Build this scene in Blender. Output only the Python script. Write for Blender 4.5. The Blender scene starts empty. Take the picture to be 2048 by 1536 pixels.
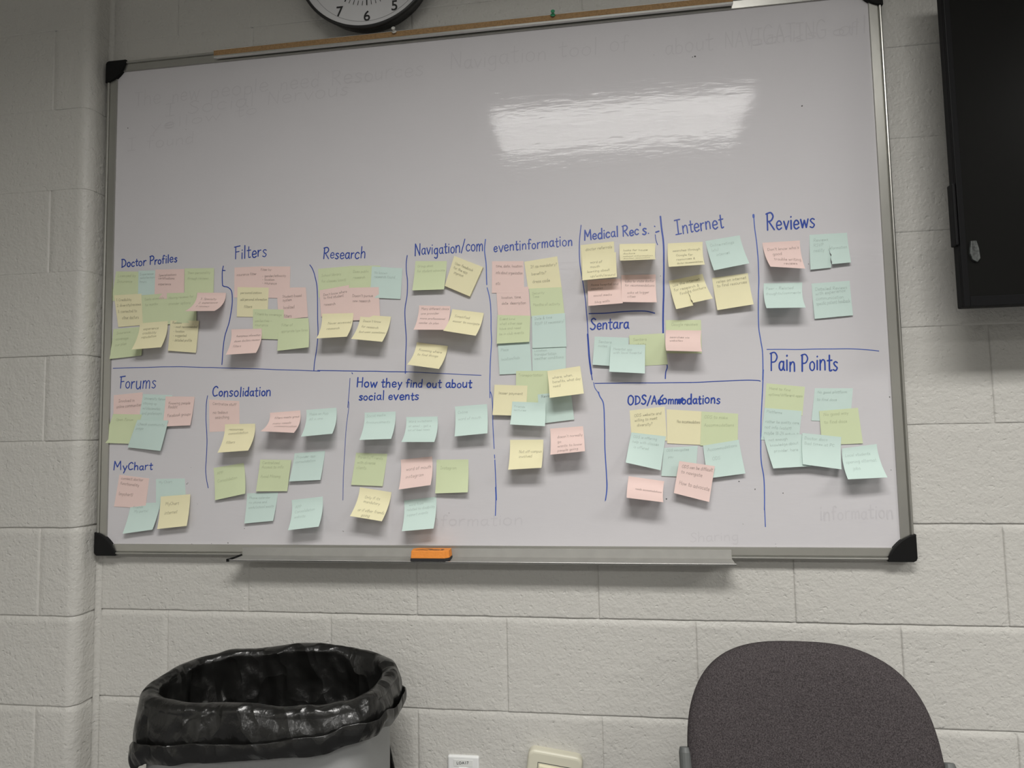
import bpy, bmesh, math, random
from mathutils import Vector, Matrix, noise
R = math.radians
scene = bpy.context.scene
col = scene.collection
rng = random.Random(7)

# ---------------------------------------------------------------- camera, world, lights, exposure
FLOOR_TO_COURSE = 0.8128
cam_data = bpy.data.cameras.new('camera')
cam = bpy.data.objects.new('camera', cam_data)
col.objects.link(cam)
cam.location = (1.02608, -1.42083, 1.22981)
cam.rotation_euler = (1.639015, 0.01975, 0.134508)
cam_data.sensor_fit = 'HORIZONTAL'
cam_data.sensor_width = 36.0
cam_data.lens = 22.3769
cam_data.clip_start = 0.02
scene.camera = cam

world = bpy.data.worlds.new('room_ambient')
world.use_nodes = True
world.node_tree.nodes['Background'].inputs[0].default_value = (0.9, 0.95, 1.0, 1)
world.node_tree.nodes['Background'].inputs[1].default_value = 0.05
scene.world = world

scene.view_settings.view_transform = 'Standard'
scene.view_settings.look = 'None'
scene.view_settings.gamma = 1.0
scene.view_settings.use_curve_mapping = False
scene.view_settings.exposure = 0.0

CEIL = 2.7128
LAMP_POWER = 48       # watts of each troffer's downward light
DIFFUSER = 0.7          # radiance of the lens itself
TROFFERS = [(1.165, -1.71), (3.65, -1.71), (-1.275, -4.15), (1.165, -4.15), (3.65, -4.15), (1.165, -6.6), (3.65, -6.6)]  # third one is an unseen extra, added to brighten the board's left


def area_lamp(x, y, power):
    d = bpy.data.lights.new('troffer_lamp', 'AREA')
    d.shape = 'RECTANGLE'
    d.size, d.size_y = 1.20, 0.215
    d.spread = R(153)
    d.energy = power
    d.color = (1.0, 0.98, 0.945)
    o = bpy.data.objects.new('troffer_lamp', d)
    col.objects.link(o)
    o.location = (x, y, CEIL - 0.006)
    return o


LAMPS = [[area_lamp(x, y, LAMP_POWER * f / 2) for _ in (0, 1)] for (x, y), f in zip(TROFFERS, [1.15, 0.85, 1.1, 0.9, 0.85, 0.7, 0.7])]     # two tubes each

# ---------------------------------------------------------------- materials


def mat(name, color, rough=0.5, metal=0.0, spec=0.5, emit=None, bump=None, vary=None, coat=0.0, trans=0.0, alpha=None):
    m = bpy.data.materials.new(name)
    m.use_nodes = True
    nt = m.node_tree
    b = nt.nodes['Principled BSDF']
    b.inputs['Base Color'].default_value = (*color, 1)
    b.inputs['Roughness'].default_value = rough
    b.inputs['Metallic'].default_value = metal
    b.inputs['Specular IOR Level'].default_value = spec
    b.inputs['Coat Weight'].default_value = coat
    if trans:
        b.inputs['Transmission Weight'].default_value = trans
    if emit:
        b.inputs['Emission Color'].default_value = (*emit[0], 1)
        b.inputs['Emission Strength'].default_value = emit[1]
    tc = nt.nodes.new('ShaderNodeTexCoord')
    if vary:                       # (scale, amount): blotchy variation of the colour itself
        nz = nt.nodes.new('ShaderNodeTexNoise')
        nz.inputs['Scale'].default_value = vary[0]
        nz.inputs['Detail'].default_value = 5
        nt.links.new(tc.outputs['Object'], nz.inputs['Vector'])
        mx = nt.nodes.new('ShaderNodeMix')
        mx.data_type = 'RGBA'
        mx.inputs['A'].default_value = (*[c * (1 - vary[1]) for c in color], 1)
        mx.inputs['B'].default_value = (*[min(1, c * (1 + vary[1])) for c in color], 1)
        src = nz.outputs['Fac']
        if len(vary) > 2:
            rm = nt.nodes.new('ShaderNodeMapRange')
            rm.inputs['From Min'].default_value, rm.inputs['From Max'].default_value = vary[2:]
            nt.links.new(src, rm.inputs['Value'])
            src = rm.outputs['Result']
        nt.links.new(src, mx.inputs['Factor'])
        nt.links.new(mx.outputs['Result'], b.inputs['Base Color'])
    if bump:                       # list of (scale, detail, distance, stretch)
        prev = None
        for sc, det, dist, st in bump:
            mp = nt.nodes.new('ShaderNodeMapping')
            mp.inputs['Scale'].default_value = st
            nt.links.new(tc.outputs['Object'], mp.inputs['Vector'])
            nz = nt.nodes.new('ShaderNodeTexNoise')
            nz.inputs['Scale'].default_value = sc
            nz.inputs['Detail'].default_value = det
            nt.links.new(mp.outputs['Vector'], nz.inputs['Vector'])
            bp = nt.nodes.new('ShaderNodeBump')
            bp.inputs['Strength'].default_value = 1.0
            bp.inputs['Distance'].default_value = dist
            nt.links.new(nz.outputs['Fac'], bp.inputs['Height'])
            if prev:
                nt.links.new(prev.outputs['Normal'], bp.inputs['Normal'])
            prev = bp
        nt.links.new(prev.outputs['Normal'], b.inputs['Normal'])
    return m


def paint_material(name, color):
    """thickly rolled gloss paint over concrete block: orange peel plus small open pits"""
    m = mat(name, color, rough=0.42, spec=0.35, bump=[(150, 3, 0.0016, (1, 1, 1)), (48, 2, 0.0020, (1, 1, 1))])
    nt = m.node_tree
    b = nt.nodes['Principled BSDF']
    last = b.inputs['Normal'].links[0].from_node
    tc = [n for n in nt.nodes if n.type == 'TEX_COORD'][0]
    vo = nt.nodes.new('ShaderNodeTexVoronoi')
    vo.inputs['Scale'].default_value = 62
    vo.inputs['Randomness'].default_value = 1
    nz = nt.nodes.new('ShaderNodeTexNoise')
    nz.inputs['Scale'].default_value = 90
    nt.links.new(tc.outputs['Object'], nz.inputs['Vector'])
    va = nt.nodes.new('ShaderNodeVectorMath')
    va.operation = 'MULTIPLY_ADD'
    va.inputs[1].default_value = (0.02, 0.02, 0.02)
    nt.links.new(nz.outputs['Color'], va.inputs[0])
    nt.links.new(tc.outputs['Object'], va.inputs[2])
    nt.links.new(va.outputs[0], vo.inputs['Vector'])
    mr = nt.nodes.new('ShaderNodeMapRange')
    mr.inputs['From Min'].default_value = 0.05
    mr.inputs['From Max'].default_value = 0.28
    nt.links.new(vo.outputs['Distance'], mr.inputs['Value'])
    bp = nt.nodes.new('ShaderNodeBump')
    bp.inputs['Strength'].default_value = 0.7
    bp.inputs['Distance'].default_value = 0.0010
    nt.links.new(mr.outputs['Result'], bp.inputs['Height'])
    nt.links.new(last.outputs['Normal'], bp.inputs['Normal'])
    nt.links.new(bp.outputs['Normal'], b.inputs['Normal'])
    return m


def paper_material(name, color):
    m = mat(name, color, rough=0.75, spec=0.2, vary=(40, 0.02))
    nt = m.node_tree
    b = nt.nodes['Principled BSDF']
    tr = nt.nodes.new('ShaderNodeBsdfTranslucent')
    tr.inputs['Color'].default_value = (*color, 1)
    ms = nt.nodes.new('ShaderNodeMixShader')
    ms.inputs[0].default_value = 0.14
    out = nt.nodes['Material Output']
    nt.links.new(b.outputs[0], ms.inputs[1])
    nt.links.new(tr.outputs[0], ms.inputs[2])
    nt.links.new(ms.outputs[0], out.inputs['Surface'])
    return m


M = {}
M['wall'] = paint_material('painted_block', (0.515, 0.505, 0.473))
M['plain_wall'] = mat('painted_plaster', (0.62, 0.61, 0.57), 0.6)
M['ceiling'] = mat('ceiling_tile', (0.66, 0.66, 0.63), 0.9, vary=(60, 0.08))
M['floor'] = mat('grey_carpet', (0.13, 0.13, 0.135), 0.95, vary=(220, 0.3))
M['base'] = mat('vinyl_base', (0.03, 0.03, 0.032), 0.5)
M['board'] = mat('dry_erase_enamel', (0.57, 0.556, 0.572), rough=0.07, spec=0.13, vary=(9, 0.018), bump=[(26, 3, 0.00022, (1, 1, 4))])
M['aluminium'] = mat('brushed_aluminium', (0.42, 0.415, 0.385), 0.31, metal=0.85, vary=(14, 0.08), bump=[(90, 2, 0.0001, (1, 1, 1))])
M['dull_aluminium'] = mat('dull_aluminium', (0.36, 0.355, 0.335), 0.6, metal=0.6, vary=(30, 0.12))
M['bright_aluminium'] = mat('polished_aluminium', (0.66, 0.655, 0.63), 0.22, metal=0.9)
M['black_plastic'] = mat('black_plastic', (0.009, 0.009, 0.009), 0.42, spec=0.12)
M['marker_blue'] = mat('blue_marker', (0.018, 0.055, 0.32), 0.35, vary=(120, 0.25))
M['marker_pale'] = mat('thin_blue_marker', (0.055, 0.11, 0.42), 0.35, vary=(60, 0.3))
M['ghost'] = mat('wiped_marker', (0.545, 0.53, 0.548), 0.12, vary=(60, 0.03))
M['speck'] = mat('dry_ink_speck', (0.03, 0.03, 0.03), 0.5)
M['cork'] = mat('cork', (0.30, 0.185, 0.085), 0.85, vary=(260, 0.45), bump=[(300, 2, 0.0008, (1, 1, 1))])
M['clear_pin'] = mat('clear_plastic', (0.62, 0.62, 0.58), 0.2)
M['green_pin'] = mat('green_plastic', (0.03, 0.28, 0.13), 0.3)
M['pin_steel'] = mat('pin_steel', (0.6, 0.6, 0.6), 0.3, metal=1)
M['clock_case'] = mat('clock_case', (0.011, 0.011, 0.011), 0.35)
M['clock_face'] = mat('clock_face', (0.66, 0.66, 0.67), 0.5)
M['clock_ink'] = mat('clock_ink', (0.015, 0.015, 0.015), 0.5)
M['clock_ring'] = mat('clock_ring', (0.3, 0.3, 0.31), 0.5)
M['orange_foam'] = mat('orange_foam', (0.78, 0.27, 0.045), 0.8, vary=(60, 0.12), bump=[(260, 3, 0.0006, (1, 1, 1))])
M['felt'] = mat('black_felt', (0.02, 0.02, 0.022), 0.95, bump=[(400, 2, 0.001, (1, 1, 1))])
M['tv_case'] = mat('tv_case', (0.0085, 0.0085, 0.009), 0.5, spec=0.08)
M['tv_bezel'] = mat('tv_bezel', (0.0075, 0.0075, 0.008), 0.45, spec=0.07)
M['tv_screen'] = mat('tv_screen', (0.0075, 0.0075, 0.007), 0.3, spec=0.06)
M['grey_patch'] = mat('mottled_grey', (0.05, 0.055, 0.053), 0.45, vary=(110, 0.8, .35, .65))
M['bin'] = mat('grey_bin_plastic', (0.265, 0.27, 0.268), 0.55, bump=[(500, 2, 0.0003, (1, 1, 1))])
M['liner'] = mat('black_bin_liner', (0.008, 0.008, 0.0075), 0.27, spec=0.5,
                 bump=[(11, 2, 0.024, (1, 1, 0.5)), (55, 3, 0.0022, (1, 1, 0.7))])
nt = M['liner'].node_tree            # crisp creases: a warped cell pattern folded into facets
_tc = [n for n in nt.nodes if n.type == 'TEX_COORD'][0]
_nz = nt.nodes.new('ShaderNodeTexNoise'); _nz.inputs['Scale'].default_value = 9
nt.links.new(_tc.outputs['Object'], _nz.inputs['Vector'])
_va = nt.nodes.new('ShaderNodeVectorMath'); _va.operation = 'MULTIPLY_ADD'; _va.inputs[1].default_value = (.14, .14, .14)
nt.links.new(_nz.outputs['Color'], _va.inputs[0]); nt.links.new(_tc.outputs['Object'], _va.inputs[2])
_mp = nt.nodes.new('ShaderNodeMapping'); _mp.inputs['Scale'].default_value = (1, 1, .45); _mp.inputs['Rotation'].default_value = (.2, .35, 0)
nt.links.new(_va.outputs[0], _mp.inputs['Vector'])
_vo = nt.nodes.new('ShaderNodeTexVoronoi'); _vo.inputs['Scale'].default_value = 19
nt.links.new(_mp.outputs['Vector'], _vo.inputs['Vector'])
_bp = nt.nodes.new('ShaderNodeBump'); _bp.inputs['Distance'].default_value = .011
nt.links.new(_vo.outputs['Distance'], _bp.inputs['Height'])
_b = nt.nodes['Principled BSDF']
nt.links.new(_b.inputs['Normal'].links[0].from_socket, _bp.inputs['Normal'])
nt.links.new(_bp.outputs['Normal'], _b.inputs['Normal'])
M['fabric'] = mat('plum_grey_fabric', (0.062, 0.054, 0.056), 0.95, spec=0.1, vary=(520, 0.5, .33, .67), bump=[(1100, 2, 0.0012, (1, 1, 1))])
M['chair_steel'] = mat('charcoal_steel', (0.085, 0.09, 0.088), 0.5, vary=(200, 0.1))
M['white_plate'] = mat('white_plate', (0.72, 0.73, 0.72), 0.4)
M['label_tape'] = mat('label_tape', (0.68, 0.69, 0.67), 0.5)
M['beige'] = mat('beige_plastic', (0.60, 0.58, 0.47), 0.4)
M['cream'] = mat('cream_plastic', (0.75, 0.70, 0.52), 0.35)
M['dark_slot'] = mat('dark_slot', (0.05, 0.05, 0.05), 0.5)
M['diffuser'] = mat('troffer_lens', (0.8, 0.8, 0.8), 0.5, emit=((1.0, 0.985, 0.95), DIFFUSER))
nt = M['diffuser'].node_tree        # two tubes show as brighter bands behind the lens
_tc = nt.nodes.new('ShaderNodeTexCoord'); _sx = nt.nodes.new('ShaderNodeSeparateXYZ')
nt.links.new(_tc.outputs['Object'], _sx.inputs[0])
_w = nt.nodes.new('ShaderNodeMath'); _w.operation = 'MULTIPLY'; _w.inputs[1].default_value = 2 * math.pi / 0.25
nt.links.new(_sx.outputs['Y'], _w.inputs[0])
_s = nt.nodes.new('ShaderNodeMath'); _s.operation = 'COSINE'; nt.links.new(_w.outputs[0], _s.inputs[0])
_m = nt.nodes.new('ShaderNodeMath'); _m.operation = 'MULTIPLY_ADD'
_m.inputs[1].default_value = -0.28 * DIFFUSER; _m.inputs[2].default_value = DIFFUSER
nt.links.new(_s.outputs[0], _m.inputs[0])
nt.links.new(_m.outputs[0], nt.nodes['Principled BSDF'].inputs['Emission Strength'])
M['white_metal'] = mat('white_metal', (0.75, 0.75, 0.74), 0.5)
PAPER = {'Y': (0.86, 0.81, 0.545), 'G': (0.675, 0.75, 0.49), 'P': (0.85, 0.66, 0.615), 'B': (0.625, 0.765, 0.715)}
PAPERMAT = {k: paper_material('paper_' + {'Y': 'yellow', 'G': 'green', 'P': 'pink', 'B': 'mint'}[k], c) for k, c in PAPER.items()}
INK = {}
for k, c in PAPER.items():
    INK['pen', k] = mat('pen_on_' + k, tuple(x * 0.4 for x in c), 0.6)
    INK['pencil', k] = mat('pencil_on_' + k, tuple(x * 0.66 for x in c), 0.6)

# ---------------------------------------------------------------- helpers


def root_loc(p):
    while p.parent:
        p = p.parent
    return p.location.copy()


def mesh(name, verts, faces, material, parent=None, origin=None, smooth=False):
    """links ONE mesh object; verts come in world metres"""
    o0 = root_loc(parent) if parent else Vector(origin or (0, 0, 0))
    me = bpy.data.meshes.new(name)
    me.from_pydata([tuple(Vector(v) - o0) for v in verts], [], faces)
    if smooth:
        for f in me.polygons:
            f.use_smooth = True
    me.materials.append(material)
    o = bpy.data.objects.new(name, me)
    col.objects.link(o)
    if parent:
        o.parent = parent
    else:
        o.location = o0
    return o


def thing(name, label, cat, loc, group=None):
    o = bpy.data.objects.new(name, None)
    o.empty_display_size = 0.05
    col.objects.link(o)
    o.location = loc
    return tag(o, label, cat, group)


def tag(o, label, cat, group=None):
    o['label'] = label
    o['category'] = cat
    if group:
        o['group'] = group
    return o


def struct(o):
    o['kind'] = 'structure'
    return o


class MB:
    def __init__(s):
        s.v, s.f = [], []

    def add(s, v, f):
        k = len(s.v)
        s.v += [tuple(x) for x in v]
        s.f += [tuple(i + k for i in q) for q in f]

    def box(s, x0, x1, y0, y1, z0, z1):
        s.add([(x0, y0, z0), (x1, y0, z0), (x1, y1, z0), (x0, y1, z0), (x0, y0, z1), (x1, y0, z1), (x1, y1, z1), (x0, y1, z1)],
              [(0, 3, 2, 1), (4, 5, 6, 7), (0, 1, 5, 4), (1, 2, 6, 5), (2, 3, 7, 6), (3, 0, 4, 7)])

    def grid(s, fn, nu, nv, closed_u=False):
        k = len(s.v)
        for j in range(nv + 1):
            for i in range(nu if closed_u else nu + 1):
                s.v.append(tuple(fn(i / nu, j / nv)))
        n = nu if closed_u else nu + 1
        for j in range(nv):
            for i in range(nu):
                a, b = i, (i + 1) % n
                s.f.append((k + j * n + a, k + j * n + b, k + (j + 1) * n + b, k + (j + 1) * n + a))

    def tube(s, pts, r, n=14, caps=True):
        pts = [Vector(p) for p in pts]
        rings = []
        up = Vector((0, 0, 1))
        for i, p in enumerate(pts):
            t = (pts[min(i + 1, len(pts) - 1)] - pts[max(i - 1, 0)]).normalized()
            a = t.cross(up if abs(t.z) < 0.95 else Vector((0, 1, 0))).normalized()
            b = t.cross(a).normalized()
            rr = r[i] if isinstance(r, (list, tuple)) else r
            rings.append([p + (a * math.cos(2 * math.pi * k / n) + b * math.sin(2 * math.pi * k / n)) * rr for k in range(n)])
        k0 = len(s.v)
        for g in rings:
            s.v += [tuple(q) for q in g]
        for i in range(len(rings) - 1):
            for k in range(n):
                a, b = k0 + i * n + k, k0 + i * n + (k + 1) % n
                s.f.append((a, b, b + n, a + n))
        if caps:
            s.f.append(tuple(k0 + k for k in range(n))[::-1])
            s.f.append(tuple(k0 + (len(rings) - 1) * n + k for k in range(n)))

    def lathe(s, prof, c, axis='y', n=72):
        """profile (radius, depth) turned about a line through c along -Y"""
        k0 = len(s.v)
        for r, d in prof:
            for k in range(n):
                a = 2 * math.pi * k / n
                s.v.append((c[0] + r * math.cos(a), c[1] - d, c[2] + r * math.sin(a)) if axis == 'y' else
                           (c[0] + r * math.cos(a), c[1] + r * math.sin(a), c[2] + d))
        for i in range(len(prof) - 1):
            for k in range(n):
                a, b = k0 + i * n + k, k0 + i * n + (k + 1) % n
                s.f.append((a, b, b + n, a + n))

    def prism(s, poly, y0, y1):
        """outline in (x, z) with depth from y0 (front) to y1"""
        n, k = len(poly), len(s.v)
        s.v += [(x, y0, z) for x, z in poly] + [(x, y1, z) for x, z in poly]
        s.f.append(tuple(range(k, k + n)))
        s.f.append(tuple(range(k + n, k + 2 * n))[::-1])
        for i in range(n):
            j = (i + 1) % n
            s.f.append((k + i, k + n + i, k + n + j, k + j))

    def build(s, name, material, parent=None, origin=None, smooth=False, bevel=0, seg=2):
        o = mesh(name, s.v, s.f, material, parent, origin, smooth)
        bm = bmesh.new(); bm.from_mesh(o.data)
        bmesh.ops.recalc_face_normals(bm, faces=bm.faces)
        bm.to_mesh(o.data); bm.free()
        if bevel:
            m = o.modifiers.new('bevel', 'BEVEL')
            m.width, m.segments, m.limit_method = bevel, seg, 'ANGLE'
            m.angle_limit = R(40)
        return o


def smoothline(p, n=5):
    """Catmull-Rom through 2-D or 3-D points"""
    if len(p) < 3:
        return list(p)
    out = []
    q = [p[0]] + list(p) + [p[-1]]
    for i in range(1, len(q) - 2):
        for k in range(n):
            t = k / n
            out.append(tuple(0.5 * (2 * b + (c - a) * t + (2 * a - 5 * b + 4 * c - d) * t * t + (3 * b - a - 3 * c + d) * t ** 3)
                             for a, b, c, d in zip(q[i - 1], q[i], q[i + 1], q[i + 2])))
    out.append(tuple(p[-1]))
    return out


def ribbon(mb, pts, width, nrm, taper=True):
    """flat ink stroke of the given width lying on a surface; nrm(point index) -> surface normal"""
    pts = [Vector(p) for p in pts]
    up = nrm.normalized()
    pts = [p + up * (i * 1.5e-6) for i, p in enumerate(pts)]      # a stroke that crosses itself lies over itself
    clean = [pts[0]]
    for p in pts[1:]:
        if (p - clean[-1]).length > 1e-5:
            clean.append(p)
    pts = clean
    if len(pts) == 1:
        pts.append(pts[0] + Vector((width * 0.4, 0, 0.0001)))
    t0 = (pts[1] - pts[0]).normalized(); t1 = (pts[-1] - pts[-2]).normalized()
    pts = [pts[0] - t0 * width * 0.42] + [pts[0] - t0 * width * 0.2] + pts + [pts[-1] + t1 * width * 0.2] + [pts[-1] + t1 * width * 0.42]
    n = len(pts)
    k = len(mb.v)
    for i, p in enumerate(pts):
        t = (pts[min(i + 1, n - 1)] - pts[max(i - 1, 0)])
        if t.length < 1e-9:
            t = Vector((1, 0, 0))
        s = t.normalized().cross(nrm).normalized()
        w = width * 0.5
        if i in (0, n - 1):
            w *= 0.35
        elif i in (1, n - 2):
            w *= 0.8
        mb.v.append(tuple(p - s * w)); mb.v.append(tuple(p + s * w))
    for i in range(n - 1):
        a = k + 2 * i
        mb.f.append((a, a + 1, a + 3, a + 2))


# single-stroke hand lettering: x-height 5, capitals 9, descenders -3
G = {
 'a': (5, [(4, 4.2), (2.5, 5), (.8, 4), (.5, 1.6), (1.8, .1), (3.3, 1), (4, 3.4)], [(4, 5), (4, 1.2), (4.8, 0)]),
 'b': (5, [(.6, 9), (.6, .2)], [(.6, 3.6), (2.2, 5), (4, 3.8), (3.9, 1), (2.2, 0), (.6, .9)]),
 'c': (4.6, [(4, 4), (2.6, 5), (.8, 3.8), (.6, 1.4), (2.2, 0), (4, .9)]),
 'd': (5, [(4, 3.8), (2.4, 5), (.7, 3.8), (.6, 1.2), (2.2, 0), (4, 1.6)], [(4, 9), (4, 0)]),
 'e': (4.8, [(.6, 2.5), (4, 2.8), (3.5, 4.5), (2.2, 5), (.8, 3.8), (.7, 1.4), (2.2, 0), (4.2, .9)]),
 'f': (3.8, [(3.7, 8.2), (2.6, 9), (1.6, 7.6), (1.5, 0)], [(.2, 5), (3.3, 5.2)]),
 'g': (5, [(4, 4.2), (2.5, 5), (.8, 3.9), (.7, 1.6), (2.1, .3), (3.9, 1.6)], [(4, 5), (4, -1.8), (2.6, -3.2), (.8, -2.4)]),
 'h': (5, [(.6, 9), (.6, 0)], [(.6, 3), (2.2, 5), (3.8, 4), (4, 0)]),
 'i': (2, [(.9, 5), (.9, 0)], [(.9, 6.9), (1, 7.3)]),
 'j': (2.4, [(1.6, 5), (1.5, -2), (.2, -3)], [(1.6, 6.9), (1.7, 7.3)]),
 'k': (4.6, [(.6, 9), (.6, 0)], [(3.8, 5), (.8, 2.3)], [(1.5, 2.9), (4.1, 0)]),
 'l': (2, [(.9, 9), (.9, 0)]),
 'm': (7, [(.6, 5), (.6, 0)], [(.6, 3), (1.9, 5), (3.1, 4.2), (3.2, 0)], [(3.2, 3), (4.6, 5), (5.9, 4.2), (6, 0)]),
 'n': (5, [(.6, 5), (.6, 0)], [(.6, 3), (2.2, 5), (3.8, 4.2), (4, 0)]),
 'o': (5, [(2.6, 5), (.8, 4), (.6, 1.4), (2.2, 0), (3.9, 1), (4.1, 3.6), (2.6, 5)]),
 'p': (5, [(.6, 5), (.6, -3)], [(.6, 3.6), (2.2, 5), (4, 3.8), (3.9, 1), (2.2, 0), (.6, .9)]),
 'q': (5, [(4, 4.2), (2.4, 5), (.7, 3.8), (.6, 1.4), (2.2, 0), (4, 1.6)], [(4, 5), (4, -3)]),
 'r': (3.8, [(.6, 5), (.6, 0)], [(.6, 2.8), (1.8, 4.7), (3.4, 4.9)]),
 's': (4.2, [(3.6, 4.4), (2.2, 5), (.8, 4.1), (2, 2.7), (3.5, 1.5), (2.2, 0), (.4, .6)]),
 't': (3.8, [(1.7, 8), (1.7, .8), (2.6, 0), (3.4, .4)], [(.2, 5.2), (3.5, 5.4)]),
 'u': (5, [(.6, 5), (.7, 1.2), (2.1, 0), (3.8, 1.6)], [(4, 5), (4, 0)]),
 'v': (4.6, [(.4, 5), (2.2, 0)], [(2.2, 0), (4.2, 5)]),
 'w': (6.6, [(.4, 5), (1.7, 0)], [(1.7, 0), (3.2, 4.4)], [(3.2, 4.4), (4.6, 0)], [(4.6, 0), (6.1, 5)]),
 'x': (4.6, [(.5, 5), (4, 0)], [(4, 5), (.4, 0)]),
 'y': (4.8, [(.5, 5), (2.4, .4)], [(4.3, 5), (1.4, -3)]),
 'z': (4.6, [(.5, 5), (3.9, 5)], [(3.9, 5), (.5, 0)], [(.5, 0), (4.1, 0)]),
 'A': (6.4, [(.4, 0), (3.2, 9)], [(3.2, 9), (5.8, 0)], [(1.4, 3.2), (5, 3.3)]),
 'B': (5.8, [(.8, 9), (.8, 0)], [(.8, 9), (3.6, 8.6), (3.8, 5.6), (.8, 4.8)], [(.8, 4.8), (4.6, 4), (4.4, .8), (.8, 0)]),
 'C': (6, [(5.2, 7.6), (3.4, 9), (1, 7), (.6, 3), (2.2, .3), (5.2, 1.2)]),
 'D': (6.4, [(1, 8.8), (1, 0)], [(.3, 8.8), (3.6, 8.4), (5.7, 5.4), (4.8, 1.8), (.6, 0)]),
 'E': (5.4, [(.8, 9), (.8, 0)], [(.8, 9), (4.6, 9)], [(.8, 4.8), (4, 4.8)], [(.8, 0), (4.8, 0)]),
 'F': (5.6, [(1.4, 8.8), (1.4, 0)], [(.2, 8.6), (5.2, 9.2)], [(1.4, 4.9), (4.4, 5.2)]),
 'G': (6.2, [(5.2, 7.6), (3.2, 9), (1, 7), (.6, 3), (2.2, .2), (5.2, 1), (5.3, 4)], [(3.2, 4), (5.8, 4)]),
 'H': (6.2, [(.8, 9), (.8, 0)], [(5.2, 9), (5.2, 0)], [(.8, 4.6), (5.2, 4.8)]),
 'I': (5, [(2.4, 8.9), (2.4, .1)], [(.3, 8.8), (4.6, 9)], [(.3, 0), (4.8, .2)]),
 'J': (5, [(3.6, 9), (3.6, 1.6), (2, 0), (.4, 1.4)], [(1.6, 9), (5, 9)]),
 'K': (5.8, [(.8, 9), (.8, 0)], [(5, 9), (.9, 4)], [(2, 5.2), (5.2, 0)]),
 'L': (5, [(.8, 9), (.8, 0)], [(.8, 0), (4.6, .1)]),
 'M': (7.6, [(.6, 0), (1, 9)], [(1, 9), (3.6, 3)], [(3.6, 3), (6.2, 9)], [(6.2, 9), (6.8, 0)]),
 'N': (6.4, [(.6, 0), (.8, 9)], [(.8, 9), (5.2, .2)], [(5.2, .2), (5.4, 9)]),
 'O': (6.6, [(3.2, 9), (1, 7.4), (.6, 2.6), (2.8, 0), (5.4, 2), (5.6, 6.6), (3.2, 9)]),
 'P': (5.8, [(1, 9), (1, 0)], [(.2, 8.6), (3.4, 9.2), (5.3, 7), (3.8, 4.6), (1, 4.3)]),
 'Q': (6.6, [(3.2, 9), (1, 7.4), (.6, 2.6), (2.8, 0), (5.4, 2), (5.6, 6.6), (3.2, 9)], [(3.6, 2.4), (6, -.6)]),
 'R': (6.2, [(1, 9), (1, 0)], [(.2, 8.6), (3.4, 9.2), (5, 7.2), (3.6, 5), (1.1, 4.5)], [(2, 4.6), (5.6, 0)]),
 'S': (5.6, [(4.8, 7.8), (3, 9), (1, 7.4), (2.4, 5), (4.6, 3.2), (4, .8), (2, 0), (.4, 1)]),
 'T': (5.6, [(2.8, 9), (2.8, 0)], [(.2, 9), (5.4, 9)]),
 'U': (6, [(.8, 9), (.8, 2.2), (2.8, 0), (5, 2.2), (5.2, 9)]),
 'V': (5.8, [(.4, 9), (2.8, 0)], [(2.8, 0), (5.2, 9)]),
 'W': (8, [(.4, 9), (2, 0)], [(2, 0), (3.9, 7)], [(3.9, 7), (5.6, 0)], [(5.6, 0), (7.4, 9)]),
 'Y': (5.6, [(.4, 9), (2.8, 4.4)], [(5, 9), (2.8, 4.4), (2.6, 0)]),
 '0': (5.2, [(2.6, 9), (.8, 7), (.8, 2), (2.6, 0), (4.4, 2), (4.4, 7), (2.6, 9)]),
 '1': (3, [(.6, 7.4), (1.8, 9)], [(1.8, 9), (1.8, 0)]),
 '2': (5, [(.6, 7.4), (2.4, 9), (4.2, 7.2), (3, 4), (.4, 0)], [(.4, 0), (4.6, 0)]),
 '3': (5, [(.6, 8.4), (2.6, 9), (4, 7), (1.8, 4.9)], [(1.8, 4.9), (4.4, 3), (3, .2), (.4, .8)]),
 '4': (5, [(1.2, 9), (.6, 4)], [(.6, 4), (4.6, 4)], [(3.6, 9), (3.6, 0)]),
 '5': (5, [(4.4, 9), (1, 9)], [(1, 9), (.8, 5)], [(.8, 5), (3, 5.6), (4.4, 3), (3, .2), (.5, .8)]),
 '6': (5, [(3.8, 8.8), (1.4, 6.6), (.6, 2.4), (2.4, 0), (4.3, 2), (3, 4.4), (.8, 3)]),
 '7': (5, [(.4, 9), (4.4, 9)], [(4.4, 9), (2.6, 4.6), (1.6, 0)]),
 '8': (5, [(2.5, 9), (.9, 7.2), (2.5, 4.9), (4.4, 2.4), (2.5, 0), (.6, 2.4), (2.5, 4.9), (4.1, 7.2), (2.5, 9)]),
 '9': (5, [(4.2, 6.6), (2.6, 9), (.7, 7), (2.2, 4.6), (4.2, 6.6), (3.4, 0)]),
 '.': (1.8, [(.7, .1), (.9, .2)]), ',': (1.8, [(.9, .4), (.4, -1.2)]), "'": (1.8, [(.9, 9), (.7, 7.2)]),
 '-': (4, [(.6, 2.8), (3.2, 2.9)]), '/': (4.4, [(.2, -1.2), (4, 9.6)]), ':': (1.8, [(.8, 1), (.9, 1.3)], [(.8, 4), (.9, 4.3)]),
 '?': (4.6, [(.6, 7.4), (2.4, 9), (4, 7.2), (2.2, 4.6), (2.1, 2.6)], [(2.1, .2), (2.2, .4)]),
 '(': (2.6, [(2, 9.4), (.8, 5), (2, -.6)]), ')': (2.6, [(.6, 9.4), (1.8, 5), (.6, -.6)]),
 '&': (5.6, [(5, 0), (1.4, 6.8), (2.6, 9), (3.8, 7.2), (.6, 2.4), (2.2, 0), (5, 3.4)]),
}


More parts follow.
